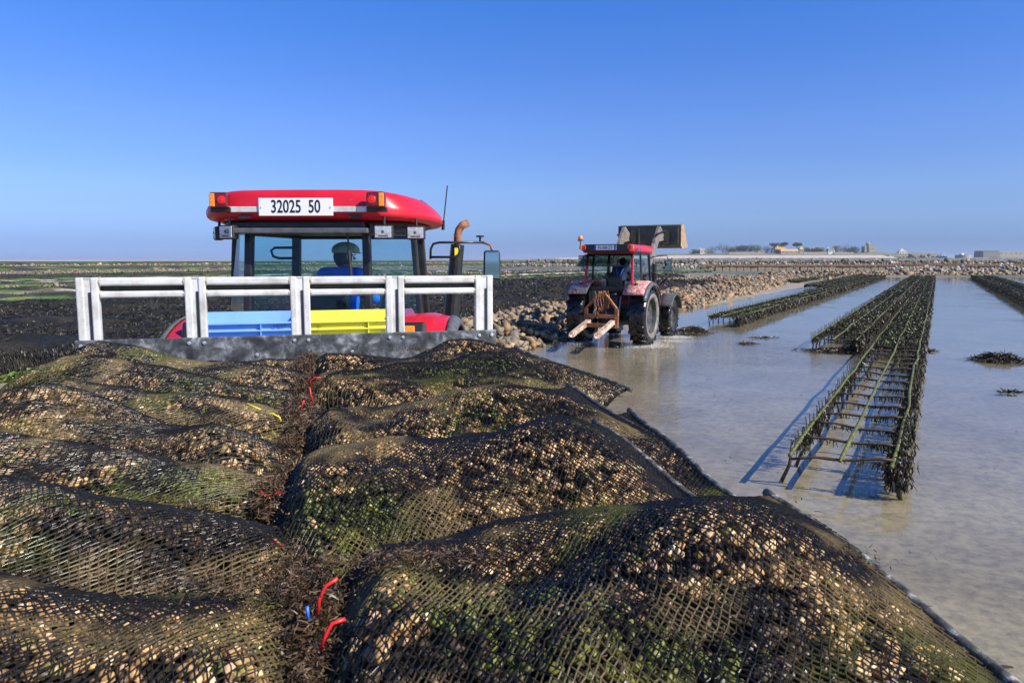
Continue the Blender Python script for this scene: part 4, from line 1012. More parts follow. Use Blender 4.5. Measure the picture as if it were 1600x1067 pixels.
def tyre_mb(Rw, wd, rim, lug=True, nl=19, hub=0.0):
    mb = MB(); hw = wd / 2
    mb.lathe([(rim, -hw * .78), (rim + (Rw - rim) * .35, -hw * 1.02), (Rw * .88, -hw * .96), (Rw * .92, -hw * .8), (Rw * .925, 0), (Rw * .92, hw * .8), (Rw * .88, hw * .96), (rim + (Rw - rim) * .35, hw * 1.02), (rim, hw * .78)], 44, 'X')
    if lug:
        for k in range(nl):
            for s_ in (-1, 1):
                th = 2 * math.pi * (k + (0.5 if s_ > 0 else 0)) / nl
                pts = []
                for f_, dth in ((0.02, 0.16), (0.5, 0.05), (1.0, -0.04)):
                    a = th + dth; pts.append((s_ * hw * 0.97 * f_, a))
                for j in range(2):
                    (xa, ta), (xb, tb) = pts[j], pts[j + 1]
                    vs = []
                    for (x, a) in ((xa, ta), (xb, tb)):
                        for da in (-0.046, 0.046):
                            for rr in (Rw * .90, Rw * 1.0):
                                vs.append((x, rr * math.sin(a + da), rr * math.cos(a + da)))
                    mb.add(vs, [(0, 1, 3, 2), (4, 6, 7, 5), (1, 5, 7, 3), (0, 2, 6, 4), (0, 4, 5, 1), (2, 3, 7, 6)])
                # shoulder part of the lug running down the sidewall
                a = th - 0.04; vs = []
                for (x, rr) in ((s_ * hw * .95, Rw * .99), (s_ * hw * 1.03, Rw * .86), (s_ * hw * .85, Rw * .86)):
                    for da in (-0.036, 0.036): vs.append((x, rr * math.sin(a + da), rr * math.cos(a + da)))
                mb.add(vs, [(0, 1, 3, 2), (2, 3, 5, 4), (4, 5, 1, 0), (0, 2, 4), (1, 5, 3)])
    return mb
def wheel(parent, x, y, Rw, wd, rim, rimmat, side, lug=True, nl=19):
    hw = wd / 2; s_ = side
    mb = MB()
    mb.lathe([(rim * 1.04, s_ * hw * .80), (rim * .98, s_ * hw * .82), (rim * .93, s_ * hw * .45), (rim * .62, s_ * hw * .18), (rim * .58, s_ * hw * .26), (rim * .34, s_ * hw * .26), (rim * .32, s_ * hw * .55), (rim * .18, s_ * hw * .6), (0.002, s_ * hw * .6)], 40, 'X', closed=False)
    mb.lathe([(rim * 1.02, -hw * .8), (rim * .98, hw * .8)], 40, 'X', closed=False)
    for k in range(8):
        a = k * math.pi / 4
        mb.box((s_ * hw * .30, rim * .46 * math.sin(a), rim * .46 * math.cos(a)), (0.05, 0.045, 0.045))
    o = mb.build('wheel', rimmat, parent, smooth=False); o.location = (x, y, Rw)
    t_ = tyre_mb(Rw, wd, rim, lug, nl).build('tyre', M_TYRE, o)
    return o
for y in (0.6, -0.7):
    for k in (-1, 1): wheel(trailer, k * 0.86, y, 0.42, 0.28, 0.22, M_GALV, k, lug=False)
MB().box((0, -0.05, 0.55), (1.6, 2.2, 0.16)).build('bogie', M_GALV, trailer)
MB().box((0, 0.5, (DZ + 0.5) / 2), (0.5, 3.2, DZ - 0.6)).build('chassis', M_GALV, trailer)

# crates on the shelf
def crate(label, b_, a_, m, yaw, group=None):
    w_, d_, h_ = 0.60, 0.40, 0.108; zc = H - 0.468
    root = empty('crate', tp(b_, a_, zc), TRZ + yaw, label, 'crate', group); root.rotation_euler = (R(4), 0, TRZ + yaw)
    t_ = 0.006
    MB().box((0, 0, 0.006), (w_ - .03, d_ - .03, 0.008)).build('base', m, root)
    for s_ in (-1, 1):
        hh = h_ if s_ < 0 else h_ + 0.015
        MB().box((0, s_ * (d_ / 2 - .012), hh / 2), (w_ - .03, t_, hh)).build('long_side', m, root)
        MB().box((s_ * (w_ / 2 - .015), 0, h_ * 0.36), (t_, d_ - .03, h_ * 0.72)).build('end_wall', m, root)
        MB().box((s_ * (w_ / 2 - .015), 0.13, h_ * .86), (t_, 0.11, h_ * .28)).build('end_wall', m, root)
        MB().box((s_ * (w_ / 2 - .015), -0.13, h_ * .86), (t_, 0.11, h_ * .28)).build('end_wall', m, root)
        mb = MB()
        for z_ in (0.012, h_ * 0.55, h_ - .004): mb.box((0, s_ * (d_ / 2 + .004), z_), (w_, 0.028, 0.007))
        for x_ in (-w_ / 2 + .012, 0.0 + .09, w_ / 2 - .012): mb.box((x_, s_ * (d_ / 2 + .003), h_ / 2), (0.006, 0.024, h_ - .014))
        mb.build('side_ribs', m, root)
        mb = MB()
        for z_ in (h_ * 0.5, h_ - .004): mb.box((s_ * (w_ / 2 + .0), 0, z_ + .002), (0.024, d_ - .04, 0.006))
        mb.build('end_ribs', m, root)
    return root
cb = crate('blue plastic fish crate behind the left half of the railing, on the shelf', -0.345, 4.90, M_BLUEC, 0.0)
cb2 = crate('yellow plastic fish crate beside the blue one, behind the railing', 0.29, 4.88, M_YELC, R(1.5))
text_obj('lettering', 'PORT', 0.028, mat('faded_blue_ink', (0.02, 0.07, 0.30), rough=0.6), cb, (0.20, -0.2045, 0.078), (R(90), 0, 0), 1.1, 0.0005)

# ================================================================== OYSTER BAGS
OY = []
for sd in range(8):
    rg_ = np.random.default_rng(700 + sd); k = 7
    a = np.linspace(0, 2 * np.pi, k, endpoint=False) + rg_.normal(0, .12, k)
    r0 = (1 + 0.28 * np.cos(a - 0.3)) * rg_.uniform(.82, 1.1, k) * 0.5
    r1 = np.stack([np.cos(a) * r0, np.sin(a) * r0 * .74, np.zeros(k)], 1)
    r2 = r1 * [.62, .62, 0] + [0.04, 0, 0.17]; r2[:, 2] += rg_.normal(0, .025, k)
    r3 = r1 * [.7, .7, 0] + [0, 0, -0.10]
    V_ = np.concatenate([r1, r2, r3, [[0.05, 0, .23]], [[0, 0, -.13]]])
    f = []
    for i in range(k):
        j = (i + 1) % k
        f += [(i, j, k + j), (i, k + j, k + i), (2 * k + i, 2 * k + j, j), (2 * k + i, j, i), (k + i, k + j, 3 * k), (2 * k + j, 2 * k + i, 3 * k + 1)]
    OY.append((V_, np.array(f)))
M_OYS = mat_attr('oyster_shells', rough=0.42, bump=0.5, bscale=160, bdist=0.003, var=0.35, vscale=70, rvar=0.15)
M_NET = mat_attr('wet_plastic_netting', rough=0.30, var=0.3, vscale=40, spec=0.32, rvar=0.12)
M_MUD = mat('shell_mud', [(0.35, (0.010, 0.008, 0.005)), (0.55, (0.03, 0.024, 0.013)), (0.72, (0.085, 0.065, 0.035))], 18, 0.6, bump=0.8, bscale=90, bdist=0.01)
M_STRIP = mat('weathered_closing_strip', [(0.38, (0.022, 0.022, 0.018)), (0.5, (0.07, 0.068, 0.055)), (0.58, (0.13, 0.125, 0.105)), (0.66, (0.42, 0.40, 0.35))], 34, 0.5, bump=0.6, bscale=120, bdist=0.004)
M_TIE = mat('red_rubber_tie', (0.75, 0.02, 0.02), rough=0.4)
M_TIEY = mat('yellow_tie', (0.65, 0.55, 0.03), rough=0.4)
M_TIEB = mat('blue_tie', (0.03, 0.15, 0.6), rough=0.4)
OYC = np.array([1.24, 1.09, 0.82]) * np.array([[0.40, 0.27, 0.145], [0.50, 0.37, 0.23], [0.62, 0.50, 0.36], [0.28, 0.19, 0.10], [0.14, 0.09, 0.05], [0.22, 0.20, 0.07], [0.06, 0.05, 0.035], [0.44, 0.30, 0.24]])
def bag_surface(Lb, Wb, T, slope, seed, tiltx, bumps, flap, lump, lend):
    def S(w_, phi, off=0.0):
        w_ = np.asarray(w_, float); phi = np.asarray(phi, float)
        c, sn = np.cos(phi), np.sin(phi)
        yy = np.sign(c) * np.abs(c) ** 0.85; up = np.sign(sn) * np.abs(sn) ** 0.62
        up = np.where(up < 0, up * 0.35, up)
        e1 = np.clip((1 - w_) / flap, 0, 1); e2 = np.clip(w_ / lend, 0, 1)
        E = (e1 * e1 * (3 - 2 * e1)) ** 0.8 * np.clip(e2, 0, 1) ** 0.45
        P2 = np.stack([w_ * Lb, yy * Wb / 2], -1).reshape(-1, 2)
        n1 = snoise(P2, 9.0, seed, 2).reshape(w_.shape); n2 = snoise(P2, 26.0, seed + 5, 2).reshape(w_.shape)
        taper = 1 - 0.10 * (1 - e2) 
        wav = 0.03 * np.sin(w_ * 5 + seed) + 0.012 * np.sin(w_ * 13 + seed * 2)
        y = yy * Wb / 2 * taper - 0.17 * Wb + wav
        z = T * (up * E - 1) + slope * y
        z = z + (lump * n1 + lump * 0.30 * n2) * np.clip(up, 0, 1) * (0.25 + 0.75 * E)
        for (bw, by, amp, rad_) in bumps:
            z = z + amp * np.exp(-(((w_ - bw) * Lb) ** 2 + (y - by) ** 2) / rad_ ** 2) * np.clip(up + .3, 0, 1)
        z = z + 0.62 * T * (1 - e1 * e1 * (3 - 2 * e1))
        x = (w_ - 0.5) * Lb
        z = z + tiltx * x
        x = x + 0.015 * np.sin(phi * 3 + seed) * 1.0
        if off:
            ee = np.clip(E * 1.6, 0, 1); z = z + off * np.where(up >= 0, 1, -1) * ee - 0.002 * (1 - ee); y = y + off * 0.6 * yy * ee
        return np.stack([x, y, z], -1)
    return S
def nrm_of(S, w_, phi, off=0.0):
    e = 1e-3
    a = S(w_ + e, phi, off) - S(w_ - e, phi, off); b_ = S(w_, phi + e * 3, off) - S(w_, phi - e * 3, off)
    n = np.cross(b_, a); n /= np.linalg.norm(n, axis=-1)[..., None] + 1e-9
    flip = n[..., 2] < -0.3
    return n
def make_bag(label, E0, E1, Wb, seed, pitch=0.0165, T=0.175, slope=0.13, bumps=(), flap=0.22, nsh=1500, lump=0.015, lend=0.10, ext=0.06, muddy=0.0, nmud=0.0, green=0.0, strip=True, wire=1.0):
    rg_ = np.random.default_rng(seed)
    d = E1 - E0; dz = d.z; dh = Vector((d.x, d.y, 0)); Lr = dh.length
    dirx = dh / Lr; Lb = Lr + ext; mid = (E0 + E1) / 2 + dirx * ext / 2
    rz = math.atan2(dirx.y, dirx.x)
    pitch *= 0.92; root = empty('oyster_bag', mid, rz, label, 'oyster bag', 'mesh bags of oysters piled on the trailer')
    S_ = bag_surface(Lb, Wb, T, slope, seed, dz / Lr, bumps, flap, lump, lend)
    # packed core
    ws = np.linspace(0, 1, 60); ph = np.linspace(0, 2 * np.pi, 56, endpoint=False)
    WW, PP = np.meshgrid(ws, ph, indexing='ij'); G = S_(WW, PP, -0.030).reshape(-1, 3)
    i = (np.arange(59)[:, None] * 56 + np.arange(56)[None]).ravel(); j = (np.arange(59)[:, None] * 56 + (np.arange(56)[None] + 1) % 56).ravel()
    link('packed_core', mesh_np('packed_core', G, [np.stack([i, j, j + 56, i + 56], 1), np.array([list(range(56))[::-1], list(range(59 * 56, 60 * 56))])]), M_MUD, root, smooth=True)
    # shells
    n = int(nsh * 1.9); w_ = rg_.uniform(0.015, 0.985, n); phi = rg_.uniform(0.12, np.pi + 0.02, n)
    off = -rg_.uniform(0.009, 0.019, n); P = S_(w_, phi); N = nrm_of(S_, w_, phi); P = P + N * off[:, None]
    t1 = np.cross(N, [0.3, 0.2, 1.0]); t1 /= np.linalg.norm(t1, axis=1)[:, None] + 1e-9; t2 = np.cross(N, t1)
    base = np.stack([t1, t2, N], 2)
    pn = snoise(P[:, :2], 8.0, seed + 9, 3); pg = snoise(P[:, :2], 6.0, seed + 13, 2)
    cols = pick(OYC, n, rg_, p=[.19, .15, .09, .16, .17, .08, .11, .05], var=.3)
    dark = np.clip((pn - 0.08 + max(muddy, 0)) * 3.5, 0, 1)[:, None]; cols = cols * (1 - dark * 0.85)
    gm = (pg + rg_.normal(0, .25, n)) > (0.72 - green); cols[gm] = pick([[0.10, 0.12, 0.012], [0.15, 0.16, 0.025], [0.055, 0.065, 0.010]], gm.sum(), rg_)
    sz = np.clip(np.exp(rg_.normal(0, .24, n)), .6, 1.25)[:, None] * np.stack([rg_.uniform(.024, .038, n), rg_.uniform(.020, .030, n), rg_.uniform(.03, .05, n)], 1)
    V_, F_, C_ = scatter(OY, P, sz, rg_, cols, 0.22, base)
    tag(link('oysters', mesh_np('oysters', V_, F_, C_), M_OYS, root), kind='stuff')
    # netting: diamond mesh of plastic strands following the bag
    arc = Wb * 1.02 + 2 * T; nr = int(arc / (pitch * 0.66)); nc = int(Lb / pitch)
    jj, ii = np.meshgrid(np.arange(nr + 1), np.arange(nc + 1), indexing='ij')
    w0 = (ii + 0.5 * (jj % 2)) / (nc + 0.5); p0 = -0.08 + (np.pi + 0.42) * jj / nr
    Q = np.stack([w0 * Lb, p0 * 0.3], -1).reshape(-1, 2)
    w0 = w0 + (0.010 * snoise(Q, 11, seed + 21, 2).reshape(w0.shape) + rg_.normal(0, .0011, w0.shape)) * np.minimum(1, 12 * w0 * (1 - w0))
    p0 = p0 + 0.045 * snoise(Q, 10, seed + 22, 2).reshape(w0.shape) + rg_.normal(0, .004, w0.shape)
    A = S_(w0, p0); NN = nrm_of(S_, w0, p0); A = A + NN * (0.004 + 0.003 * rg_.random(w0.shape)[..., None])
    def strands(a, b_, na, nb):
        a = a.reshape(-1, 3); b_ = b_.reshape(-1, 3); na = na.reshape(-1, 3); nb = nb.reshape(-1, 3)
        dd = b_ - a; dd /= np.linalg.norm(dd, axis=1)[:, None] + 1e-9
        s_ = np.cross(dd, na); hw = 0.00122 * wire * rg_.uniform(.8, 1.25, (len(a), 1)); th = 0.0026
        v = np.stack([a - s_ * hw, a + na * th, a + s_ * hw, b_ - s_ * hw, b_ + nb * th, b_ + s_ * hw], 1).reshape(-1, 3)
        o = (np.arange(len(a)) * 6)[:, None]
        f = np.concatenate([o + np.array([[0, 1, 4, 3]]), o + np.array([[1, 2, 5, 4]])])
        return v, f
    Vs, Fs, off_ = [], [], 0
    for dj in (0, 1):
        ev = np.arange(0, nr)
        a = A[:-1, :]; na = NN[:-1, :]
        if dj == 0:
            b_ = A[1:, :]; nb = NN[1:, :]; aa, bb, naa, nbb = a, b_, na, nb
        else:
            aa, bb, naa, nbb = [], [], [], []
            odd = (np.arange(nr) % 2 == 1)
            aa = np.concatenate([a[~odd][:, 1:], a[odd][:, :-1]]); bb = np.concatenate([A[1:][~odd][:, :-1], A[1:][odd][:, 1:]])
            naa = np.concatenate([na[~odd][:, 1:], na[odd][:, :-1]]); nbb = np.concatenate([NN[1:][~odd][:, :-1], NN[1:][odd][:, 1:]])
        v, f = strands(aa, bb, naa, nbb); Vs.append(v); Fs.append(f + off_); off_ += len(v)
    V_ = np.concatenate(Vs); F_ = np.concatenate(Fs)
    m1 = snoise(V_[:, :2], 5.5, seed + 31, 3); m2 = snoise(V_[:, :2], 30, seed + 32, 2); m3 = snoise(V_[:, :2], 7, seed + 33, 2)
    f1 = np.clip((m1 + 0.35 * m2 - 0.30 + muddy + nmud) * 2.5, 0, 1)[:, None]; f2 = np.clip((m3 + .3 * m2 - 0.7 + green) * 3, 0, 1)[:, None]
    C_ = np.array([[0.0125, 0.0115, 0.0095]]) * (1 - f1) + np.array([[0.125, 0.095, 0.045]]) * f1
    C_ = C_ * (1 - f2 * .7) + np.array([[0.075, 0.080, 0.018]]) * f2 * .7
    tag(link('netting', mesh_np('netting', V_, F_, C_), M_NET, root), kind='stuff')
    if strip:
        pts = [S_(np.array(0.995), np.array(p_)) + np.array([0.006, 0, 0.004]) for p_ in np.linspace(0.05, np.pi - .05, 14)]
        p0_, p1_ = Vector(pts[0]), Vector(pts[-1]); pp = [Vector(p_) * 0.5 + p0_.lerp(p1_, k / 13) * 0.5 for k, p_ in enumerate(pts)]
        pp = [p0_ + (p0_ - p1_).normalized() * 0.03] + pp + [p1_ + (p1_ - p0_).normalized() * 0.03]
        MB().tube(pp, 0.0105, 8).build('closing_strip', M_STRIP, root, smooth=True)
    return root
def dp(px, py, drop): return ground(px, py, H - drop)
bag_right = []
make_bag('nearest oyster bag on the right, its grey closing strip running to the frame corner', dp(500, 893, .52), dp(1290, 822, .50), 0.86, 11, 0.0150, bumps=((.72, -.02, .045, .2), (.30, 0.0, -.035, .16), (.5, -.3, .03, .2)), green=.02, nsh=2300, slope=.10, nmud=.22)
make_bag('second oyster bag from the viewer on the right, green-tinged, with humped right half', dp(418, 730, .50), dp(958, 672, .475), 0.78, 12, 0.0155, bumps=((.74, -.05, .05, .18), (.38, 0, -.02, .15)), green=.08, nsh=2100, slope=.12, nmud=.28)
make_bag('third oyster bag on the right with pointed strip over the water', dp(476, 655, .495), dp(912, 608, .47), 0.74, 13, 0.0165, bumps=((.62, 0, .035, .2), (.2, 0, -.03, .15)), nsh=1900, slope=.12, muddy=.05)
make_bag('fourth bag on the right, black and glinting with pinkish strip end', dp(488, 592, .475), dp(850, 549, .45), 0.80, 14, 0.017, bumps=((.70, 0, .03, .2), (.35, -.1, -.02, .15)), nsh=1900, slope=.10)
make_bag('farthest oyster bag on the right, rising against the headboard corner', dp(472, 560, .475), dp(806, 538, .435), 0.62, 15, 0.018, bumps=((.72, 0.05, .045, .16), (.45, 0, -.03, .12)), nsh=1500, slope=.06, lump=.02)
make_bag('lower-layer bag peeping out under the second right-hand bag', dp(520, 742, .63), dp(1010, 668, .53), 0.74, 16, 0.018, T=.12, nsh=900, slope=.10)
make_bag('nearest oyster bag on the left, cut by the bottom corner of the frame', dp(-480, 893, .46), dp(462, 1002, .585), 0.66, 21, 0.0150, bumps=((.45, 0, .02, .2),), nsh=1900, flap=.16, lend=.12, slope=.12, green=.05, strip=False)
make_bag('second oyster bag from the viewer on the left, brown with mud', dp(-150, 742, .44), dp(448, 868, .57), 0.53, 22, 0.0155, bumps=((.3, 0, .02, .2),), nsh=1500, flap=.18, muddy=.10, strip=False)
make_bag('third oyster bag on the left with a deep dark fold beneath it', dp(-80, 655, .445), dp(432, 792, .60), 0.50, 23, 0.016, nsh=1400, flap=.18, muddy=.03, strip=False, green=.05)
make_bag('fourth oyster bag on the left, black and humped like a wave', dp(-60, 603, .42), dp(418, 708, .575), 0.50, 24, 0.0165, bumps=((.25, 0, .03, .18), (.78, 0, .02, .12)), nsh=1400, flap=.2, muddy=-.12, strip=False)
make_bag('flat open-meshed bag lying low on the left, wedged between two humped bags', dp(40, 601, .47), dp(462, 648, .545), 0.46, 25, 0.019, T=.10, nsh=700, flap=.2, muddy=.15, lump=.012, strip=False)
make_bag('sixth oyster bag on the left, tan shells showing at its near side', dp(62, 556, .42), dp(474, 618, .53), 0.52, 26, 0.0175, bumps=((.25, 0, .03, .16), (.75, 0, .02, .15)), nsh=1500, flap=.2, strip=False)
make_bag('farthest oyster bag on the left, sagging below the railing foot', dp(128, 536, .41), dp(486, 586, .50), 0.44, 27, 0.018, bumps=((.2, 0, .02, .15),), nsh=1400, flap=.2, muddy=.05, strip=False)
make_bag('small rolled-over bag filling the far middle against the headboard', dp(300, 566, .52), dp(520, 566, .53), 0.40, 28, 0.019, T=.11, nsh=700, flap=.3, strip=False, muddy=.1)
# brown filamentous weed in the gap and folds
rg_ = np.random.default_rng(91)
def fuzz(centers, spread, n_, Lr, Wr, cols, zlift=0.0):
    ci = rg_.integers(0, len(centers), n_); C0 = np.array([c[:] for c in centers])
    P = C0[ci] + rg_.normal(0, 1, (n_, 3)) * np.array(spread)
    D = rg_.normal(0, 1, (n_, 3)) * [1, 1, .5] + [0, 0, -.1]
    return fronds(P, D, rg_.uniform(*Lr, n_), rg_.uniform(*Wr, n_), rg_, pick(cols, n_, rg_, var=.4), bend=.6)
BF = np.array([[0.055, 0.03, 0.013], [0.085, 0.05, 0.022], [0.03, 0.018, 0.010], [0.13, 0.085, 0.042]])
gap_pts = [dp(x, y, d_) for x, y, d_ in ((488, 1050, .62), (482, 1010, .62), (490, 960, .60), (478, 920, .60), (466, 880, .60), (458, 830, .60), (440, 790, .58), (432, 770, .57), (455, 740, .60), (462, 700, .60), (470, 668, .58), (455, 650, .56), (470, 630, .55), (480, 600, .52), (478, 575, .51), (482, 562, .50))]
for k, (cen, nn, lab) in enumerate(((gap_pts[:6], 2600, 'brown filamentous weed stuffed in the near part of the gap between the bag rows'), (gap_pts[6:], 3600, 'brown filamentous weed in the far part of the gap between the bag rows'))):
    V_, F_, C_ = fuzz(cen, (0.022, 0.05, 0.018), nn * 4, (.008, .028), (.0012, .0040), BF)
    tag(link('brown_weed', mesh_np('brown_weed', V_, F_, C_), M_WEED), lab, 'seaweed', kind='stuff')
fold = [dp(x, y, d_) for x, y, d_ in ((360, 905, .53), (430, 925, .57), (250, 690, .52), (330, 730, .56), (160, 655, .50), (560, 880, .53), (620, 872, .52), (700, 868, .52), (250, 790, .52), (470, 745, .54), (560, 640, .51), (500, 660, .52), (420, 690, .58), (330, 655, .54), (700, 640, .49), (300, 600, .50), (120, 640, .47), (540, 553, .475), (1240, 870, .53), (660, 545, .45))]
V_, F_, C_ = fuzz(fold, (0.08, 0.024, 0.004), 9000, (.005, .016), (.001, .0026), BF)
tag(link('brown_weed', mesh_np('brown_weed', V_, F_, C_), M_WEED), 'wisps of brown weed caught in the folds between the oyster bags', 'seaweed', kind='stuff')
# rubber ties
def tie(px, py, drop, m, pts, label):
    c = dp(px, py, drop); k = drop and 1.0
    o = MB().tube([Vector(p) for p in pts], 0.0030, 6).build('bag_tie', m, None, smooth=True); o.location = c
    tag(o, label, 'bag tie', 'coloured rubber ties in the gap')
tie(505, 935, .545, M_TIE, [(-.01, 0, -.03), (-.006, 0, 0), (.004, .005, .02), (.022, .01, .03)], 'red rubber tie curling up in the gap, second nearest')
tie(512, 990, .545, M_TIE, [(-.012, 0, -.025), (-.002, 0, .0), (.006, .005, .014), (.024, .01, .018)], 'red rubber tie nearest the viewer, beside the nearest right bag')
tie(418, 775, .555, M_TIE, [(-.016, 0, .012), (0, 0, 0), (.012, 0, -.014), (.022, .005, -.03)], 'red rubber tie crossing in a V at the end of the third left bag')
tie(428, 772, .555, M_TIE, [(.02, 0, .012), (.004, 0, .0), (-.006, 0, -.006)], 'short red rubber tie leaning on the V-shaped one')
tie(436, 850, .575, M_TIE, [(-.012, 0, .004), (0, 0, 0), (.012, 0, -.004)], 'tiny red tie end by the second left bag')
tie(490, 594, .49, M_TIE, [(-.02, 0, -.03), (-.012, 0, 0), (.01, 0, .012), (.03, 0, .01)], 'red rubber tie at the corner of the fourth right bag')
tie(484, 617, .50, M_TIE, [(0, 0, .03), (.004, 0, 0), (.012, 0, -.03)], 'red rubber tie hanging beside the sixth left bag')
tie(472, 632, .52, M_TIE, [(.008, 0, .015), (0, 0, 0), (-.006, 0, -.025)], 'short red tie below the hanging one')
tie(430, 650, .505, M_TIEY, [(-.03, 0, .006), (-.008, 0, .008), (.014, 0, -.004), (.018, 0, -.018)], 'yellow tie bent over the end of the flat open-meshed bag')
tie(398, 636, .49, M_TIEY, [(-.025, 0, .012), (0, 0, 0), (.02, 0, -.008)], 'straight yellow tie lying on the flat bag')
tie(446, 812, .575, M_TIEY, [(.004, 0, .02), (-.004, 0, 0), (.008, 0, -.012)], 'small yellow tie in the gap near the second left bag')
tie(480, 958, .565, M_TIEB, [(0, 0, .012), (.002, 0, -.012)], 'tiny blue tie deep in the gap')

# ================================================================== PEOPLE
def skin_mesh(name, verts, edges, radii, m, parent, sub=2, root=0):
    me = bpy.data.meshes.new(name); me.from_pydata([tuple(v) for v in verts], edges, [])
    o = bpy.data.objects.new(name, me); COL.objects.link(o)
    md = o.modifiers.new('skin', 'SKIN'); md.use_smooth_shade = True
    sk = me.skin_vertices[0].data if me.skin_vertices else None
    if sk is None:
        bm = bmesh.new(); bm.from_mesh(me); bm.verts.layers.skin.verify(); bm.to_mesh(me); bm.free(); sk = me.skin_vertices[0].data
    for i, r_ in enumerate(radii):
        sk[i].radius = r_ if isinstance(r_, tuple) else (r_, r_)
        sk[i].use_root = (i == root)
    s2 = o.modifiers.new('sub', 'SUBSURF'); s2.levels = sub; s2.render_levels = sub
    dg = bpy.context.evaluated_depsgraph_get(); dg.update()
    me2 = bpy.data.meshes.new_from_object(o.evaluated_get(dg)); me2.name = name
    bpy.data.objects.remove(o); bpy.data.meshes.remove(me)
    me2.materials.clear()
    o2 = link(name, me2, m, parent, smooth=True)
    return o2
def seated_person(label, loc, rz, jacket, headturn=0.0, lean=0.0, cap=True, hood=False):
    root = empty('person', loc, rz, label, 'person')
    # joints, local: y forward, seat contact at z=0
    ly = math.sin(lean); lz = math.cos(lean)
    J = {'pel': (0, 0, .10), 'wst': (0, .02 + .16 * ly, .10 + .18 * lz), 'chs': (0, .02 + .36 * ly, .10 + .38 * lz), 'nkb': (0, .03 + .50 * ly, .10 + .50 * lz), 'nck': (0, .05 + .55 * ly, .10 + .525 * lz)}
    hb = Vector(J['nck'])
    J['hd0'] = tuple(hb + Vector((0, .015, .045))); J['hd1'] = tuple(hb + Vector((0, .01, .112))); J['hd2'] = tuple(hb + Vector((0, 0.0, .167)))
    for s_, k in ((-1, 'l'), (1, 'r')):
        c = Vector(J['chs'])
        J['sh' + k] = tuple(c + Vector((s_ * .20, 0, .075))); J['el' + k] = tuple(c + Vector((s_ * .27, .12, -.17)))
        J['wr' + k] = tuple(c + Vector((s_ * .17, .36, -.13))); J['ha' + k] = tuple(c + Vector((s_ * .15, .44, -.10)))
        J['hp' + k] = (s_ * .10, .02, .08); J['kn' + k] = (s_ * .17, .44, .10); J['an' + k] = (s_ * .17, .50, -.32); J['ft' + k] = (s_ * .18, .66, -.36)
    names = list(J); idx = {n_: i for i, n_ in enumerate(names)}
    E = [('pel', 'wst'), ('wst', 'chs'), ('chs', 'nkb'), ('nkb', 'nck'), ('nck', 'hd0'), ('hd0', 'hd1'), ('hd1', 'hd2')]
    for k in 'lr': E += [('chs', 'sh' + k), ('sh' + k, 'el' + k), ('el' + k, 'wr' + k), ('wr' + k, 'ha' + k), ('pel', 'hp' + k), ('hp' + k, 'kn' + k), ('kn' + k, 'an' + k), ('an' + k, 'ft' + k)]
    Rr = {'pel': (.15, .12), 'wst': (.14, .11), 'chs': (.16, .12), 'nkb': .075, 'nck': .055, 'hd0': (.066, .078), 'hd1': (.074, .094), 'hd2': (.055, .07)}
    for k in 'lr': Rr.update({'sh' + k: .062, 'el' + k: .044, 'wr' + k: .028, 'ha' + k: (.040, .02), 'hp' + k: .085, 'kn' + k: .06, 'an' + k: .042, 'ft' + k: .045})
    body = skin_mesh('body', [J[n_] for n_ in names], [(idx[a], idx[b_]) for a, b_ in E], [Rr[n_] for n_ in names], M_SKIN, root)
    hc = Vector(J['hd1']); fw = Vector((math.sin(headturn), math.cos(headturn), 0)); sd = Vector((fw.y, -fw.x, 0))
    MB().add([hc + fw * .085 + Vector((0, 0, .01)), hc + fw * .118 + Vector((0, 0, -.03)), hc + fw * .088 + sd * .016 + Vector((0, 0, -.035)), hc + fw * .088 - sd * .016 + Vector((0, 0, -.035))], [(0, 1, 2), (0, 3, 1), (1, 3, 2)]).build('nose', M_SKIN, root)
    for s_ in (-1, 1):
        c = hc + sd * s_ * .080 + Vector((0, 0, -.01)) - fw * .005
        mb = MB(); mb.loft([[c + fw * (.018 * math.cos(t_)) * f_ + Vector((0, 0, .032 * math.sin(t_) * f_)) + sd * s_ * o__ for t_ in np.linspace(0, 2 * math.pi, 10, endpoint=False)] for f_, o__ in ((.7, -.01), (1, .002), (.9, .01), (.4, .006))])
        mb.build('ear', M_SKIN, root, smooth=True)
        MB().lathe([(0.001, -.004), (.008, 0), (.001, .004)], 8, 'Y', tuple(hc + fw * .09 + sd * s_ * .03 + Vector((0, 0, .012)))).build('eye', M_INK, root)
    # jacket over torso and arms
    jn = ['pel', 'wst', 'chs', 'nkb', 'shl', 'ell', 'wrl', 'shr', 'elr', 'wrr']; ji = {n_: i for i, n_ in enumerate(jn)}
    je = [('pel', 'wst'), ('wst', 'chs'), ('chs', 'nkb'), ('chs', 'shl'), ('shl', 'ell'), ('ell', 'wrl'), ('chs', 'shr'), ('shr', 'elr'), ('elr', 'wrr')]
    jr = {'pel': (.185, .15), 'wst': (.175, .145), 'chs': (.215, .16), 'nkb': (.13, .115), 'shl': .095, 'ell': .066, 'wrl': .05, 'shr': .095, 'elr': .066, 'wrr': .05}
    jv = dict(J); jv['nkb'] = (J['nkb'][0], J['nkb'][1] - .01, J['nkb'][2] + .015)
    skin_mesh('jacket', [jv[n_] for n_ in jn], [(ji[a], ji[b_]) for a, b_ in je], [jr[n_] for n_ in jn], jacket, root)
    nk = Vector(J['nck']); MB().lathe([(.075, -.04), (.082, 0), (.078, .035), (.070, .035), (.066, -.04)], 16, 'Z', tuple(nk + Vector((0, -.01, -.03)))).build('collar', jacket, root, smooth=True)
    tn = ['pel', 'hpl', 'knl', 'anl', 'hpr', 'knr', 'anr']; ti = {n_: i for i, n_ in enumerate(tn)}
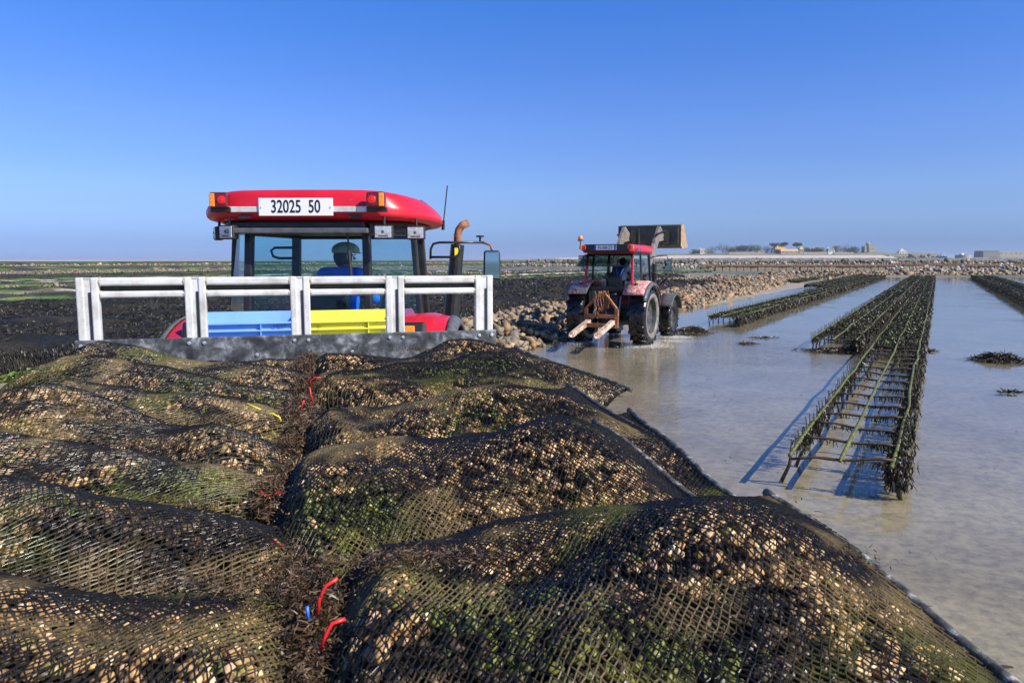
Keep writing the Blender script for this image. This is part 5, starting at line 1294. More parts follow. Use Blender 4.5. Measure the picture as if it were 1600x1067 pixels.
    skin_mesh('trousers', [J[n_] for n_ in tn], [(0, 1), (1, 2), (2, 3), (0, 4), (4, 5), (5, 6)], [(.165, .13), .10, .075, .058, .10, .075, .058], M_TROUS, root)
    for k, s_ in (('l', -1), ('r', 1)):
        for f_ in range(4):
            h0 = Vector(J['ha' + k]) + Vector(((f_ - 1.5) * .018, .02, 0)); ln_ = (.05, .06, .057, .045)[f_]
            MB().tube([h0, h0 + Vector((0, ln_ * .6, -.004)), h0 + Vector((0, ln_ * .9, -.03)), h0 + Vector((0, ln_ * .6, -.05))], [.009, .0085, .008, .006], 7).build('finger', M_SKIN, body, smooth=True)
        h0 = Vector(J['ha' + k]) + Vector((-s_ * .035, -.01, 0)); MB().tube([h0, h0 + Vector((-s_ * .02, .02, -.01)), h0 + Vector((-s_ * .015, .045, -.03))], [.011, .010, .008], 7).build('thumb', M_SKIN, body, smooth=True)
    # hair and cap
    def dome(c, rx, ry, rz_, z0=-0.2, n=20, puff=0.0, ring=None):
        rows = []
        for i in range(9):
            ph_ = math.asin(max(-1, z0)) + (math.pi / 2 - math.asin(z0)) * i / 8
            rr = math.cos(ph_); rr = max(rr, 0.01)
            rows.append([c + sd * (rx * rr * (1 + puff * math.cos(7 * t_)) * math.cos(t_)) + fw * (ry * rr * (1 + puff * math.cos(7 * t_)) * math.sin(t_)) + Vector((0, 0, rz_ * math.sin(ph_))) for t_ in np.linspace(0, 2 * math.pi, n, endpoint=False)])
        return MB().loft(rows)
    dome(hc - fw * .022 + Vector((0, 0, -.005)), .088, .092, .112, -.88).build('hair', M_HAIR, root, smooth=True)
    if cap:
        cp = dome(hc + Vector((0, 0, .055)) + fw * .008, .125, .135, .082, -.30, 28, .012).build('flat_cap', M_CAP, root, smooth=True)
        rows = []
        for i in range(6):
            f_ = i / 5
            rows.append([hc + fw * (.10 + .065 * f_ * math.cos(a)) + sd * (.085 * math.sin(a) * (1 - .1 * f_)) + Vector((0, 0, .048 - .02 * f_)) for a in np.linspace(-1.3, 1.3, 11)])
        MB().grid(rows).build('cap_peak', M_CAP, cp, solid=.006, smooth=True)
    else:
        dome(hc - fw * .012 + Vector((0, 0, .02)), .098, .105, .11, -.7).build('hood', jacket, root, smooth=True)
    return root, J

# ================================================================== TRACTORS
def fender(parent, side, Rw, x0, x1, zc, m, a0=15, a1=168, drop=0.10, thick=0.03, name='fender', n=22):
    rows = []
    for i in range(n + 1):
        a = R(a0 + (a1 - a0) * i / n); row = []
        for f_, dr in ((0, 0.0), (.45, 0.01), (.75, .0), (.92, .025), (1.0, drop * .6), (1.02, drop)):
            rr = Rw - dr; x = side * (x0 + (x1 - x0) * f_)
            row.append((x, rr * math.cos(a), zc + rr * math.sin(a)))
        rows.append(row)
    return MB().grid(rows).build(name, m, parent, smooth=True, solid=thick)
def lamp_box(parent, c, sz, m_lens, m_case=None, rz=0.0, name='work_lamp', wire=False):
    o = MB().box((0, 0, 0), sz).build(name, m_case or M_BLACK, parent, bevel=min(sz) * 0.22, seg=3)
    o.location = c; o.rotation_euler = (0, 0, rz)
    l_ = MB().box((0, -sz[1] / 2 - .001, 0), (sz[0] * .86, .008, sz[2] * .80)).build('lens', m_lens, o, bevel=.003)
    MB().lathe([(.001, -.004), (.010, -.003), (.012, 0), (.001, .001)], 10, 'Y', (0, -sz[1] / 2 - .006, sz[2] * .03)).build('bulb', M_DGREY, o)
    MB().box((0, -sz[1] / 2 - .0055, -sz[2] * .27), (sz[0] * .5, .002, sz[2] * .10)).build('bulb_shade', M_DGREY, o)
    return o
def quad_glass(mb, p): mb.add(p, [(0, 1, 2, 3)])
# ---- first tractor, straight ahead of the trailer
t1 = empty('tractor', (-1.69, 6.5, 0), -R(2), 'large red tractor with number board 32025 50, standing just ahead of the trailer', 'tractor')
for s_ in (-1, 1):
    wheel(t1, s_ * .95, 0, .85, .50, .46, M_RIM, s_)
    wheel(t1, s_ * .90, 2.55, .62, .42, .34, M_RIM, s_)
    fender(t1, s_, .925, .52, 1.16, .85, M_RED, drop=.06)
    rows = []
    for i in range(20):
        a = R(15 + 153 * i / 19)
        rows.append([(s_ * x, (r_) * math.cos(a), .85 + r_ * math.sin(a)) for x, r_ in ((1.16, .915), (1.20, .90), (1.23, .87), (1.23, .83))])
    MB().grid(rows).build('fender_lip', M_DGREY, t1, smooth=True, solid=.015)
    # rear cluster on the fender
    a = R(116)
    o = MB().box((0, 0, 0), (.36, .06, .17)).build('rear_light', M_BLACK, t1, bevel=.03, seg=3); o.location = (s_ * .83, -.50, 1.665); o.rotation_euler = (R(-15), 0, 0)
    l_ = MB().box((s_ * -.03, -.035, .012), (.24, .02, .075)).build('orange_lens', M_ORANGE, o, bevel=.012)
    l_ = MB().box((s_ * -.03, -.034, -.045), (.24, .02, .028)).build('red_lens', M_REDLENS, o, bevel=.008)
# chassis, bonnet
MB().box((0, 1.2, .75), (.55, 3.6, .5)).build('chassis', M_FRAME, t1, bevel=.03)
MB().box((0, 0, .85), (1.5, .34, .34)).build('rear_axle', M_FRAME, t1, bevel=.05)
MB().box((0, 2.55, .6), (1.5, .18, .18)).build('front_axle', M_FRAME, t1, bevel=.03)
MB().loft([[(x * wq, y, z_) for x, z_ in ((-1, .95), (-1, 1.45), (-.8, 1.62), (0, 1.68 - (y - 1.7) * .06), (.8, 1.62), (1, 1.45), (1, .95))] for y, wq in ((1.75, .42), (2.4, .40), (3.1, .36), (3.35, .30))]).build('bonnet', M_RED, t1, smooth=False, bevel=.03)
MB().box((0, 3.4, 1.2), (.5, .05, .6)).build('grille', M_BLACK, t1, bevel=.02)
MB().box((0, .75, .92), (1.15, 1.9, .06)).build('cab_floor', M_BLACK, t1)
for s_ in (-1, 1):
    MB().box((s_ * .55, .2, 1.12), (.05, .9, .55)).build('cab_side', M_RED, t1, bevel=.02)
    MB().box((s_ * .86, .85, .75), (.32, .42, .05)).build('step', M_FRAME, t1)
ZT = 2.52
def both(name, p0, p1, wd=.07, dp_=.07, m=M_FRAME, parent=None):
    for s_ in (-1, 1):
        MB().bar((s_ * p0[0], p0[1], p0[2]), (s_ * p1[0], p1[1], p1[2]), wd, dp_).build(name, m, parent, bevel=.012)
both('rear_pillar', (.52, -.38, 1.40), (.49, -.30, ZT), .065, .08, parent=t1)
both('door_pillar', (.885, .17, 1.35), (.80, .17, ZT), .05, .08, parent=t1)
both('front_pillar', (.74, 1.52, 1.1), (.66, 1.42, ZT), .085, .08, parent=t1)
MB().box((0, -.36, 1.42), (1.02, .06, .08)).build('rear_sill', M_FRAME, t1, bevel=.01)
both('quarter_sill', (.52, -.36, 1.70), (.885, .17, 1.74), .04, .06, parent=t1)
both('door_sill', (.885, .17, 1.15), (.74, 1.5, 1.15), .05, .07, parent=t1)
both('top_rail', (.50, -.30, ZT), (.80, .17, ZT), .06, .09, parent=t1)
both('top_rail', (.80, .17, ZT), (.66, 1.42, ZT), .06, .09, parent=t1)
MB().box((0, -.30, ZT), (1.0, .06, .10)).build('top_rail', M_FRAME, t1)
MB().box((0, 1.42, ZT), (1.3, .06, .10)).build('top_rail', M_FRAME, t1)
for s_ in (-1, 1):
    g = [(s_ * .535, -.385, 1.70), (s_ * .875, .13, 1.75), (s_ * .79, .13, ZT), (s_ * .495, -.31, ZT)]
    MB().add(g, [(0, 1, 2, 3)]).build('quarter_window', M_GLASS, t1)
    MB().add([(s_ * .885, .22, 1.15), (s_ * .755, 1.47, 1.15), (s_ * .665, 1.38, ZT), (s_ * .80, .22, ZT)], [(0, 1, 2, 3)]).build('door_window', M_GLASS, t1)
MB().add([(-.49, -.40, 1.46), (.49, -.40, 1.46), (.46, -.32, ZT - .03), (-.46, -.32, ZT - .03)], [(0, 1, 2, 3)]).build('rear_window', M_GLASS, t1)
MB().add([(-.69, 1.50, 1.15), (.69, 1.50, 1.15), (.62, 1.43, ZT), (-.62, 1.43, ZT)], [(0, 1, 2, 3)]).build('windscreen', mat_glass('clear_windscreen', (.86, .93, .93)), t1)
# roof
half = [(.50, -.50), (.74, -.46), (.88, -.30), (.99, .05), (1.02, .45), (.99, .9), (.88, 1.35), (.70, 1.62), (.40, 1.74)]
plan = half + [(-x, y) for x, y in reversed(half)]
cyr = .6
rings = []
for z_, sx, sy in ((2.565, .84, .88), (2.585, .96, .97), (2.605, .99, 1.0), (2.66, 1.0, 1.0), (2.69, .985, .998), (2.745, .95, .99), (2.785, .91, .985), (2.812, .86, .972), (2.822, .78, .93), (2.828, .45, .6), (2.83, .15, .2)):
    rings.append([(x * sx, cyr + (y - cyr) * sy, z_ - (.028 * max(0, y - .2) + .075 * max(0, abs(x * sx) - .55) * (1 if z_ > 2.7 else .3)) * (1 if z_ > 2.6 else .3)) for x, y in plan])
MB().loft(rings).build('roof', M_ROOF, t1, smooth=True, sub=1)
MB().loft([[(x * sx, cyr + (y - cyr) * sx, z_) for x, y in plan] for z_, sx in ((2.50, .74), (2.56, .88))]).build('roof_underside', M_BLACK, t1)
def roof_pt(t_, f_):                                   # point on the roof shell: t_ along the half outline (0..1), f_ ring number
    k = t_ * (len(half) - 1); i_ = min(int(k), len(half) - 2); x = half[i_][0] + (half[i_ + 1][0] - half[i_][0]) * (k - i_); y = half[i_][1] + (half[i_ + 1][1] - half[i_][1]) * (k - i_)
    z_, sx, sy = ((2.60, .995, 1.0), (2.66, 1.0, 1.0), (2.69, .985, .998), (2.745, .95, .99), (2.785, .91, .985), (2.812, .86, .972))[f_]
    return (x * sx * .988, cyr + (y - cyr) * sy, z_ - (.028 * max(0, y - .2) + .075 * max(0, abs(x * sx) - .55) * (1 if z_ > 2.7 else .3)))
for s_ in (-1, 1):
    for t_ in (.44, .70):
        MB().tube([(s_ * p[0], p[1], p[2]) for p in (roof_pt(t_, k) for k in range(1, 6))], .0045, 5).build('roof_seam', M_INK, t1)
    MB().box((0, 0, 0), (.10, .006, .028)).build('roof_vent', M_BLACK, t1).location = (s_ * .45, -.502, 2.60)
MB().box((0, -.515, 2.655), (1.34, .02, .045)).build('rear_strip', M_ALU, t1, bevel=.004)
pl = MB().box((-.02, -.535, 2.672), (.60, .008, .140)).build('number_board', M_WHITE, t1, bevel=.003)
text_obj('lettering', '32025  50', .142, M_INK, pl, (-.02, -.5402, 2.671), (R(90), 0, 0), .70, .0006, 1.0)
for x_ in (-.30, .26):
    MB().lathe([(.001, -.003), (.006, -.002), (.001, .001)], 8, 'Y', (x_, -.541, 2.668)).build('screw', M_BOLT, pl)
for s_ in (-1, 1):
    o = MB().box((0, 0, 0), (.15, .075, .125)).build('tail_lamp', M_DREDLENS, t1, bevel=.018, seg=3); o.location = (s_ * .63, -.545, 2.725)
    MB().lathe([(.001, -.012), (.030, -.008), (.034, 0), (.001, .002)], 18, 'Y', (-s_ * .028, -.038, 0)).build('red_lens', M_REDLENS, o)
    MB().box((s_ * .048, -.03, 0), (.042, .03, .105)).build('orange_lens', M_ORANGE, o, bevel=.006)
    MB().box((0, .03, -.075), (.16, .05, .035)).build('lamp_bracket', M_BLACK, o)
lamp_box(t1, (.67, -.46, 2.475), (.155, .07, .115), M_LAMP); lamp_box(t1, (.885, -.18, 2.478), (.155, .07, .115), M_LAMP)
lamp_box(t1, (-.60, -.46, 2.475), (.155, .07, .115), M_LAMP, rz=-R(25)); lamp_box(t1, (-.80, -.20, 2.475), (.155, .07, .115), M_LAMP, rz=-R(60))
for x_, y_ in ((.67, -.44), (.885, -.16), (-.60, -.44), (-.80, -.18)):
    MB().tube([(x_, y_, 2.53), (x_, y_, 2.60)], .012, 6).build('lamp_stem', M_BLACK, t1)
MB().box((-.03, -.49, 2.485), (1.16, .05, .045)).build('blind_bar', M_DGREY, t1, bevel=.01)
MB().box((-.05, -.40, 2.53), (1.1, .05, .06)).build('blind_housing', M_BLACK, t1, bevel=.01)
MB().tube([(.36, -.41, 2.47), (.37, -.42, 2.32)], .008, 6).tube([(.37, -.42, 2.34), (.385, -.42, 2.10)], .014, 6).build('wiper', M_BLACK, t1)
MB().tube([(.97, .95, 2.55), (.975, .93, 2.64)], .016, 8).tube([(.975, .93, 2.6), (1.02, .93, 2.98)], .0065, 6).build('antenna', M_FRAME, t1)
# grab rail, side lamp behind left glass
MB().tube([(-.60, 1.30, 2.38), (-.86, 1.30, 2.38), (-.90, 1.30, 2.35), (-.88, 1.3, 2.29), (-.82, 1.3, 2.27), (-.60, 1.30, 2.27)], .014, 8).build('grab_rail', M_FRAME, t1, smooth=True)
# exhaust
ex = MB().tube([(.93, 1.75, 1.25), (.94, 1.75, 1.55), (1.03, 1.72, 2.42)], [.07, .085, .075], 14).build('exhaust', M_FRAME, t1, smooth=False)
MB().tube([(1.025, 1.72, 2.36), (1.03, 1.72, 2.52), (1.045, 1.72, 2.58), (1.085, 1.71, 2.63), (1.15, 1.70, 2.655)], [.040, .040, .042, .043, .044], 14).build('rusty_pipe', M_RUST, ex, smooth=True)
MB().box((1.03, 1.625, 2.34), (.045, .006, .085)).build('sticker', M_YSTICK, ex)
# mirrors
for s_ in (1, -1):
    if s_ < 0: continue
    MB().tube([(.84, .95, 2.26), (.845, .95, 2.36), (.87, .95, 2.41), (.93, .95, 2.425), (1.38, .95, 2.425)], .012, 8).tube([(.84, .95, 2.28), (1.08, .95, 2.28), (1.12, .95, 2.30), (1.135, .95, 2.34), (1.12, .95, 2.42)], .012, 8).build('mirror_arm', M_FRAME, t1, smooth=True)
    MB().tube([(1.34, .95, 2.43), (1.34, .95, 2.48)], .011, 8).lathe([(.001, 0), (.04, .002), (.04, .018), (.001, .02)], 12, 'Z', (1.34, .95, 2.475)).build('clamp_knob', M_FRAME, t1)
    MB().tube([(1.36, .95, 2.425), (1.44, .93, 2.40), (1.46, .92, 2.34)], .011, 8).build('mirror_stem', M_RUST, t1, smooth=True)
    mi = MB().box((0, 0, 0), (.175, .05, .29), taper=.92).build('mirror', M_BLACK, t1, bevel=.024, seg=4); mi.location = (1.46, .90, 2.20); mi.rotation_euler = (0, 0, R(8))
    MB().box((0, -.0265, 0), (.145, .004, .255), taper=.92).build('mirror_glass', M_MIRROR, mi, bevel=.0)
    mi = MB().box((0, 0, 0), (.12, .05, .17)).build('mirror', M_BLACK, t1, bevel=.02, seg=3); mi.location = (1.36, .90, 1.90)
    MB().box((0, -.0265, 0), (.10, .004, .14)).build('mirror_glass', M_MIRROR, mi)
    MB().tube([(1.42, .92, 2.05), (1.37, .92, 1.95)], .010, 6).build('mirror_stem', M_FRAME, t1)
# seat and wheel
MB().box((0, .55, 1.42), (.50, .50, .12)).build('seat', M_VINYL, t1, bevel=.04, seg=3)
MB().box((0, 0, 0), (.54, .10, .58), taper=.86).build('seat_back', M_VINYL, t1, bevel=.045, seg=4).location = (-.06, .30, 1.73)
MB().box((0, .6, 1.15), (.4, .4, .42)).build('seat_pedestal', M_BLACK, t1, bevel=.02)
MB().box((.42, .5, 1.50), (.16, .7, .22)).build('side_console', M_BLACK, t1, bevel=.03)
MB().tube([(.30 + .19 * math.cos(a) - .30, 1.05 + .15 * math.sin(a), 1.78 + .10 * math.sin(a)) for a in np.linspace(0, 2 * math.pi, 25)], .014, 8).tube([(0, 1.05, 1.78), (0, 1.25, 1.3)], .03, 8).build('steering_wheel', M_BLACK, t1, smooth=True)
MB().box((0, 1.32, 1.35), (.45, .25, .5)).build('dashboard', M_BLACK, t1, bevel=.04)
MB().add([(.2, .9, 1.35), (.52, .3, 1.95), (.52, .3, 1.45)], [(0, 1, 2)]).build('seat_gusset', M_BLACK, t1, solid=.03)
d1 = t1.matrix_world
def on(t_, p):
    return Matrix.Translation(t_.location) @ Matrix.Rotation(t_.rotation_euler.z, 4, 'Z') @ Vector(p)
seated_person('driver in bright blue jacket and grey flat cap inside the large tractor', on(t1, (.02, .58, 1.555)), t1.rotation_euler.z - R(12), M_JBLUE, headturn=R(42), lean=R(6))

# ---- second tractor with raised loader and rusty pallet forks
t2 = empty('tractor', (2.74, 19.95, 0), -R(27), 'red tractor splashing through the shallows, loader bucket raised, rusty forks behind', 'tractor')
for s_ in (-1, 1):
    wheel(t2, s_ * .87, 0, .77, .46, .45, M_RIMD, s_, nl=18)
    wheel(t2, s_ * .84, 2.55, .58, .36, .32, M_RIMD, s_, nl=16)
    o = MB().lathe([(.455, s_ * .20), (.52, s_ * .235), (.60, s_ * .238), (.60, s_ * .232), (.46, s_ * .19)], 40, 'X', (s_ * .87, 0, .77)).build('muddy_tyre_band', M_RIM, t2, smooth=True)
    fender(t2, s_, .93, .50, 1.08, .77, M_FEND2, a0=20, a1=140, drop=.12, thick=.035)
    rows = []
    for i in range(18):
        a = R(18 + 132 * i / 17); rows.append([(s_ * x, r_ * math.cos(a), .77 + r_ * math.sin(a)) for x, r_ in ((1.06, .90), (1.11, .88), (1.14, .82))])
    MB().grid(rows).build('fender_lip', M_DGREY, t2, smooth=True, solid=.02)
    fender(t2, s_, .68, .70, 1.08, .58, M_DGREY, a0=20, a1=150, drop=.03, thick=.02, name='front_fender').location = (0, 2.55, 0)
    lp = MB().lathe([(.001, .05), (.035, .045), (.05, .02), (.052, -.02), (.001, -.02)], 14, 'Z').build('fender_lamp', M_ORANGE, t2, smooth=True); lp.location = (s_ * .78, -.40, .77 + .93 * .9 + .04)
    MB().lathe([(.055, -.03), (.06, -.02), (.055, .0), (.001, 0), (.001, -.03)], 14, 'Z').build('lamp_base', M_BLACK, lp)
MB().box((0, 1.2, .7), (.5, 3.4, .45)).build('chassis', M_FRAME, t2, bevel=.03)
MB().box((0, 0, .77), (1.4, .32, .32)).build('rear_axle', M_FRAME, t2, bevel=.05)
MB().box((0, -.15, 1.05), (.5, .4, .55)).build('hydraulic_housing', M_FRAME, t2, bevel=.05)
MB().box((0, 2.55, .58), (1.5, .16, .16)).build('front_axle', M_FRAME, t2, bevel=.03)
MB().loft([[(x * wq, y, z_) for x, z_ in ((-1, .9), (-1, 1.38), (-.8, 1.54), (0, 1.6 - (y - 1.7) * .06), (.8, 1.54), (1, 1.38), (1, .9))] for y, wq in ((1.6, .38), (2.4, .36), (3.0, .33), (3.2, .28))]).build('bonnet', M_RED, t2, bevel=.03)
MB().box((0, .6, 1.0), (1.2, 1.5, .08)).build('cab_floor', M_BLACK, t2)
for s_ in (-1, 1): MB().box((s_ * .56, .1, 1.25), (.06, .9, .5)).build('cab_side', M_BLACK, t2, bevel=.02)
Z2 = 2.42
both('rear_pillar', (.66, -.42, 1.50), (.62, -.30, Z2), .06, .07, M_RED, t2)
both('door_pillar', (.72, .25, 1.2), (.66, .25, Z2), .05, .06, M_FRAME, t2)
both('front_pillar', (.66, 1.35, 1.2), (.58, 1.28, Z2), .07, .07, M_FRAME, t2)
both('top_rail', (.62, -.30, Z2), (.58, 1.28, Z2), .06, .08, M_FRAME, t2)
MB().box((0, -.42, 1.50), (1.3, .07, .10)).build('rear_sill', M_FRAME, t2, bevel=.015)
MB().box((0, -.30, Z2), (1.2, .06, .10)).build('top_rail', M_FRAME, t2)
for s_ in (-1, 1):
    MB().add([(s_ * .70, -.36, 1.55), (s_ * .72, .2, 1.5), (s_ * .665, .2, Z2), (s_ * .64, -.27, Z2)], [(0, 1, 2, 3)]).build('quarter_window', M_GLASS, t2)
    MB().add([(s_ * .72, .3, 1.25), (s_ * .665, 1.3, 1.25), (s_ * .59, 1.24, Z2), (s_ * .665, .3, Z2)], [(0, 1, 2, 3)]).build('door_window', M_GLASS, t2)
MB().add([(-.60, 1.33, 1.3), (.60, 1.33, 1.3), (.55, 1.27, Z2), (-.55, 1.27, Z2)], [(0, 1, 2, 3)]).build('windscreen', mat_glass('clear_windscreen', (.86, .93, .93)), t2)
# rear window hatch swung open
hatch = MB().add([(-.66, -.38, Z2 - .02), (.66, -.38, Z2 - .02), (.70, -.86, 2.10), (-.70, -.86, 2.10)], [(0, 1, 2, 3)]).build('rear_hatch', M_GLASSD, t2, solid=.012)
MB().tube([(-.67, -.38, Z2 - .02), (-.71, -.86, 2.10), (.71, -.86, 2.10), (.67, -.38, Z2 - .02)], .014, 6).build('hatch_frame', M_FRAME, hatch)
for s_ in (-1, 1): MB().tube([(s_ * .60, -.40, 1.75), (s_ * .64, -.70, 2.2)], .010, 6).build('gas_strut', M_FRAME, hatch)
half2 = [(.62, -.52), (.72, -.46), (.75, -.2), (.74, .6), (.70, 1.25), (.52, 1.5)]
plan2 = half2 + [(-x, y) for x, y in reversed(half2)]
MB().loft([[(x * sx, .5 + (y - .5) * sx, z_) for x, y in plan2] for z_, sx in ((2.44, .95), (2.48, 1.0), (2.57, 1.0), (2.63, .93), (2.66, .80), (2.67, .4))]).build('roof', M_RED, t2, bevel=.015)
MB().box((0, -.555, 2.565), (1.24, .07, .20)).build('roof_rear_panel', M_BLACK, t2, bevel=.015)
p2 = MB().box((-.03, -.598, 2.575), (.60, .008, .125)).build('number_plate', M_WHITE, t2)
for s_ in (-1, 1): MB().box((-.03 + s_ * .275, -.603, 2.575), (.05, .004, .123)).build('blue_band', M_PBLUE, p2)
text_obj('lettering', 'FS-500-ZY', .115, M_INK, p2, (-.03, -.603, 2.575), (R(90), 0, 0), .82, .0008)
for s_ in (-1, 1):
    o = MB().box((0, 0, 0), (.17, .07, .11)).build('tail_lamp', M_REDLENS, t2, bevel=.015); o.location = (s_ * .66, -.60, 2.585)
    MB().box((s_ * .05, -.015, 0), (.07, .06, .10)).build('orange_lens', M_ORANGE, o, bevel=.006)
MB().tube([(-.74, -.40, 2.50), (-.80, -.42, 2.58), (-.80, -.42, 2.78)], .014, 6).build('beacon_stem', M_FRAME, t2)
bc = MB().lathe([(.001, .12), (.045, .11), (.06, .06), (.065, 0), (.001, 0)], 14, 'Z', (-.80, -.42, 2.79)).build('beacon', M_ORANGE, t2, smooth=True)
MB().lathe([(.068, -.03), (.068, .0), (.001, 0), (.001, -.03)], 14, 'Z', (-.80, -.42, 2.79)).build('beacon_base', M_BLACK, bc)
for s_ in (-1, 1):
    MB().tube([(s_ * .68, .9, 2.30), (s_ * .95, .95, 2.36), (s_ * 1.18, 1.0, 2.38), (s_ * 1.22, 1.0, 2.25)], .016, 6).build('mirror_arm', M_FRAME, t2)
    mi = MB().box((0, 0, 0), (.20, .06, .30)).build('mirror', M_BLACK, t2, bevel=.02); mi.location = (s_ * 1.22, 1.0, 2.10)
    MB().box((0, -.033, 0), (.16, .004, .26)).build('mirror_glass', M_MIRROR, mi)
lamp_box(t2, (-.80, -.35, 2.32), (.14, .07, .12), M_LAMP); lamp_box(t2, (.80, -.35, 2.50), (.11, .07, .11), M_LAMP)
MB().tube([(.62, 1.75, 1.2), (.62, 1.75, 2.15)], .065, 10).build('exhaust', M_FRAME, t2)
MB().box((0, .35, 1.42), (.46, .46, .14)).build('seat', M_VINYL, t2, bevel=.04)
MB().box((0, .12, 1.62), (.42, .10, .40)).build('seat_back', M_VINYL, t2, bevel=.04)
MB().box((0, 1.1, 1.45), (.5, .3, .6)).build('dashboard', M_BLACK, t2, bevel=.05)
# loader
for s_ in (-1, 1):
    MB().box((s_ * .50 - .08, 1.55, 1.35), (.12, .22, 1.1)).build('loader_mast', M_FRAME, t2, bevel=.02)
    arm = MB().prism([(1.42, 1.86), (1.60, 1.76), (2.75, 2.80), (3.42, 2.86), (3.42, 3.00), (2.86, 3.26), (2.72, 3.22)], s_ * .54 - .12 - .04, s_ * .54 - .12 + .04, 'X').build('loader_arm', M_LOADER, t2)
    MB().tube([(s_ * .54 - .12, 1.62, 1.25), (s_ * .54 - .12, 2.45, 2.62)], .035, 8).build('lift_cylinder', M_FRAME, arm)
    MB().tube([(s_ * .60 - .12, 2.4, 3.0), (s_ * .60 - .12, 3.35, 3.15)], .03, 8).tube([(s_ * .60 - .12, 3.1, 3.12), (s_ * .60 - .12, 3.7, 2.9)], .02, 8).build('tilt_cylinder', M_FRAME, arm)
    MB().prism([(3.2, 2.92), (3.36, 2.78), (3.74, 2.74), (3.78, 3.16), (3.30, 3.20)], s_ * .54 - .12 - .08, s_ * .54 - .12 + .08, 'X').build('arm_bracket', M_FRAME, arm, bevel=.01)
    MB().tube([(s_ * .50, 1.5, 1.9), (s_ * .8, 1.7, 1.85), (s_ * .95, 1.95, 1.75), (s_ * .7, 2.1, 1.55)], .03, 8).build('hydraulic_hose', M_BLACK, arm, smooth=True)
prof = [(3.80, 3.30), (3.80, 2.72), (3.95, 2.62), (4.62, 2.66), (4.62, 2.69), (3.97, 2.66), (3.84, 2.75), (3.84, 3.28), (4.02, 3.33), (4.02, 3.36)]
bk = MB().prism(prof, -1.15, .83, 'X').build('bucket', M_STEELB, t2)
for s_ in (-1, 1):
    MB().prism([(3.79, 3.33), (3.79, 2.70), (3.95, 2.60), (4.64, 2.66), (4.10, 3.36)], s_ * 1.005 - .16 - .012, s_ * 1.005 - .16 + .012, 'X').build('side_plate', M_STEELT if s_ > 0 else M_STEELB, bk)
for x_ in (-1.05, -.5, .3, .75): MB().box((x_, 3.785, 3.0), (.05, .03, .55)).build('stiffener', M_STEELB, bk)
MB().tube([(-1.15, 3.80, 3.31), (.83, 3.80, 3.31)], .03, 8).build('top_tube', M_STEELB, bk)
MB().box((.12, 3.74, 2.98), (.16, .04, .04)).build('red_latch', M_RED, bk)
# rear linkage, frame and forks
fk = MB()
fk.bar((-.42, -.92, .80), (.42, -.92, .80), .08, .10); fk.bar((-.42, -.92, .55), (.42, -.92, .55), .08, .10)
fk.bar((-.42, -.92, .50), (-.42, -.92, 1.00), .10, .06); fk.bar((.42, -.92, .50), (.42, -.92, 1.00), .10, .06)
fk.bar((-.42, -.92, 1.00), (-.04, -.85, 1.42), .07, .06); fk.bar((.42, -.92, 1.00), (.04, -.85, 1.42), .07, .06)
fork = fk.build('fork_frame', M_RUST, t2, bevel=.008)
for x_ in (-.33, .33):
    fk = MB(); fk.bar((x_, -.95, .66), (x_, -2.15, .40), .13, .11)
    fk.add([(x_ - .065, -2.15, .345), (x_ + .065, -2.15, .345), (x_ + .065, -2.15, .455), (x_ - .065, -2.15, .455), (x_ - .02, -2.28, .36), (x_ + .02, -2.28, .36), (x_ + .02, -2.28, .39), (x_ - .02, -2.28, .39)], [(0, 1, 5, 4), (1, 2, 6, 5), (2, 3, 7, 6), (3, 0, 4, 7), (4, 5, 6, 7)])
    fk.build('fork', M_RUSTW, fork, bevel=.008)
MB().box((0, -1.25, .60), (.55, .08, .07)).build('fork_tie', M_RUST, fork)
for s_ in (-1, 1):
    MB().bar((s_ * .30, -.1, .72), (s_ * .40, -.9, .58), .05, .09).build('lower_link', M_FRAME, t2)
    MB().bar((s_ * .30, -.25, 1.28), (s_ * .36, -.62, .68), .04, .04).build('lift_rod', M_GALV, t2)
MB().tube([(0, -.2, 1.2), (0, -.85, 1.38)], .03, 8).build('top_link', M_RUST, t2)
for ci, (x0, ln_) in enumerate(((-.14, .62), (-.07, .72), (-.01, .5), (.05, .60), (.11, .74), (.17, .45))):
    ch = MB()
    for k in range(int(ln_ / .055)):
        z_ = 1.42 - k * .055; cx_ = x0 + .02 * math.sin(k * .9 + ci); r_ = .028; ax = k % 2
        ch.tube([(cx_ + (r_ * .6 * math.cos(a) if ax else 0), -.99 + (0 if ax else r_ * .6 * math.cos(a)) + .03 * ci, z_ + r_ * 1.2 * math.sin(a)) for a in np.linspace(0, 2 * math.pi, 9)], .008, 5, cap=False)
    ch.build('chain', M_RUST, t2)
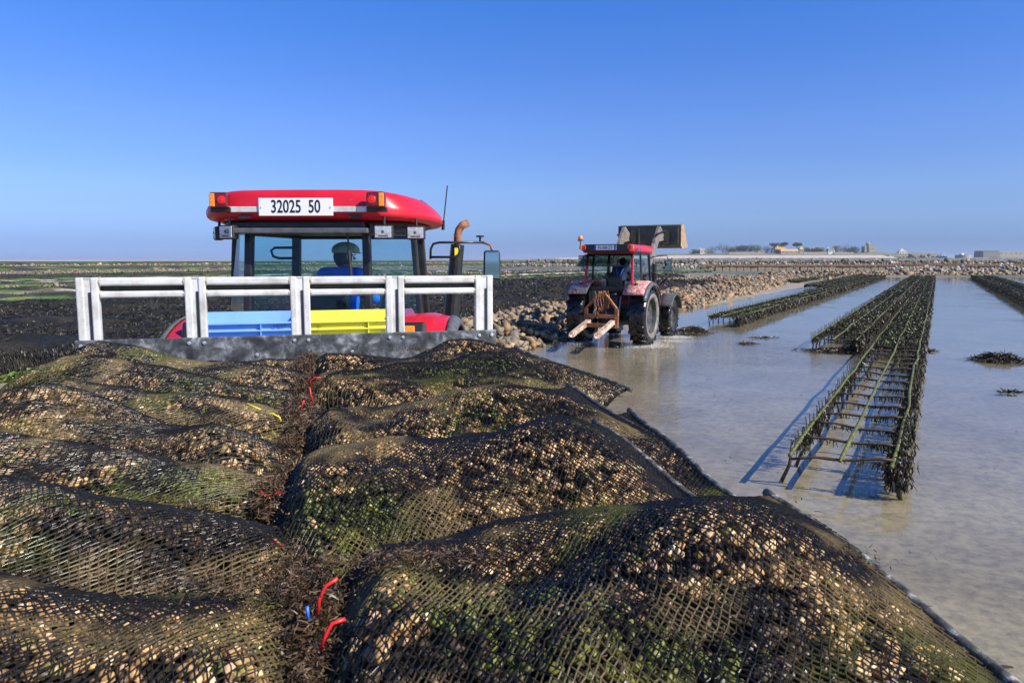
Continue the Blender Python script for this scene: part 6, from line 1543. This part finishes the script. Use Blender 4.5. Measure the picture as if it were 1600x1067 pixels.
pr, JJ = seated_person('driver in navy jacket with blue straps, hunched inside the smaller tractor', on(t2, (.05, .36, 1.50)), t2.rotation_euler.z, M_JNAVY, headturn=R(-10), lean=R(22), cap=False)
c = Vector(JJ['chs']); wv = Vector(JJ['wst'])
for s_ in (-1, 1):
    MB().tube([c + Vector((s_ * .13, -.10, .13)), c + Vector((s_ * .08, -.165, .02)), wv + Vector((s_ * .02, -.16, .02)), wv + Vector((s_ * .05, -.165, -.10))], .014, 6).build('strap', M_STRAP, pr, smooth=True)
# foam and splash thrown up by the wheels
rg_ = np.random.default_rng(95)
fc = [on(t2, p) for p in ((.95, -.55, 0), (.95, .3, 0), (1.25, -.2, 0), (.9, 2.2, 0), (1.2, 2.3, 0), (1.35, 1.2, 0), (-.95, -.5, 0))]
fc = np.array([p[:] for p in fc]); n = 4200; ci = rg_.integers(0, len(fc), n)
P = fc[ci] + rg_.normal(0, 1, (n, 3)) * [.26, .2, 0]; P[:, 2] = np.abs(rg_.normal(0, .012, n)) + .004
up = rg_.random(n) < .16; P[up, 2] = rg_.exponential(.09, up.sum())
DROP = rock_np(5, 9)
V_, F_, C_ = scatter([DROP], P, rg_.uniform(.008, .032, n) * np.where(up, .55, 1), rg_, pick([[.72, .70, .64], [.6, .56, .48]], n, rg_, var=.1))
sp = link('splash', mesh_np('splash', V_, F_, C_), mat_attr('foam', rough=.3, var=.05)); tag(sp, 'white foam and drops thrown up round the wheels of the second tractor', 'splash', kind='stuff')

# ================================================================== SEA AIR
hz_m = bpy.data.materials.new('sea_haze'); hz_m.use_nodes = True; t = hz_m.node_tree; t.nodes.clear()
pv = t.nodes.new('ShaderNodeVolumePrincipled'); pv.inputs['Color'].default_value = (0.80, 0.88, 1.0, 1); pv.inputs['Density'].default_value = 0.0001; pv.inputs['Anisotropy'].default_value = 0.2
ov = t.nodes.new('ShaderNodeOutputMaterial'); t.links.new(pv.outputs[0], ov.inputs['Volume'])
hz = MB().box((0, 0, 17.5), (18600, 18600, 45)).build('haze', hz_m); tag(hz, kind='stuff')
hz['label'] = 'thin pale blue sea haze lying over the whole shore'
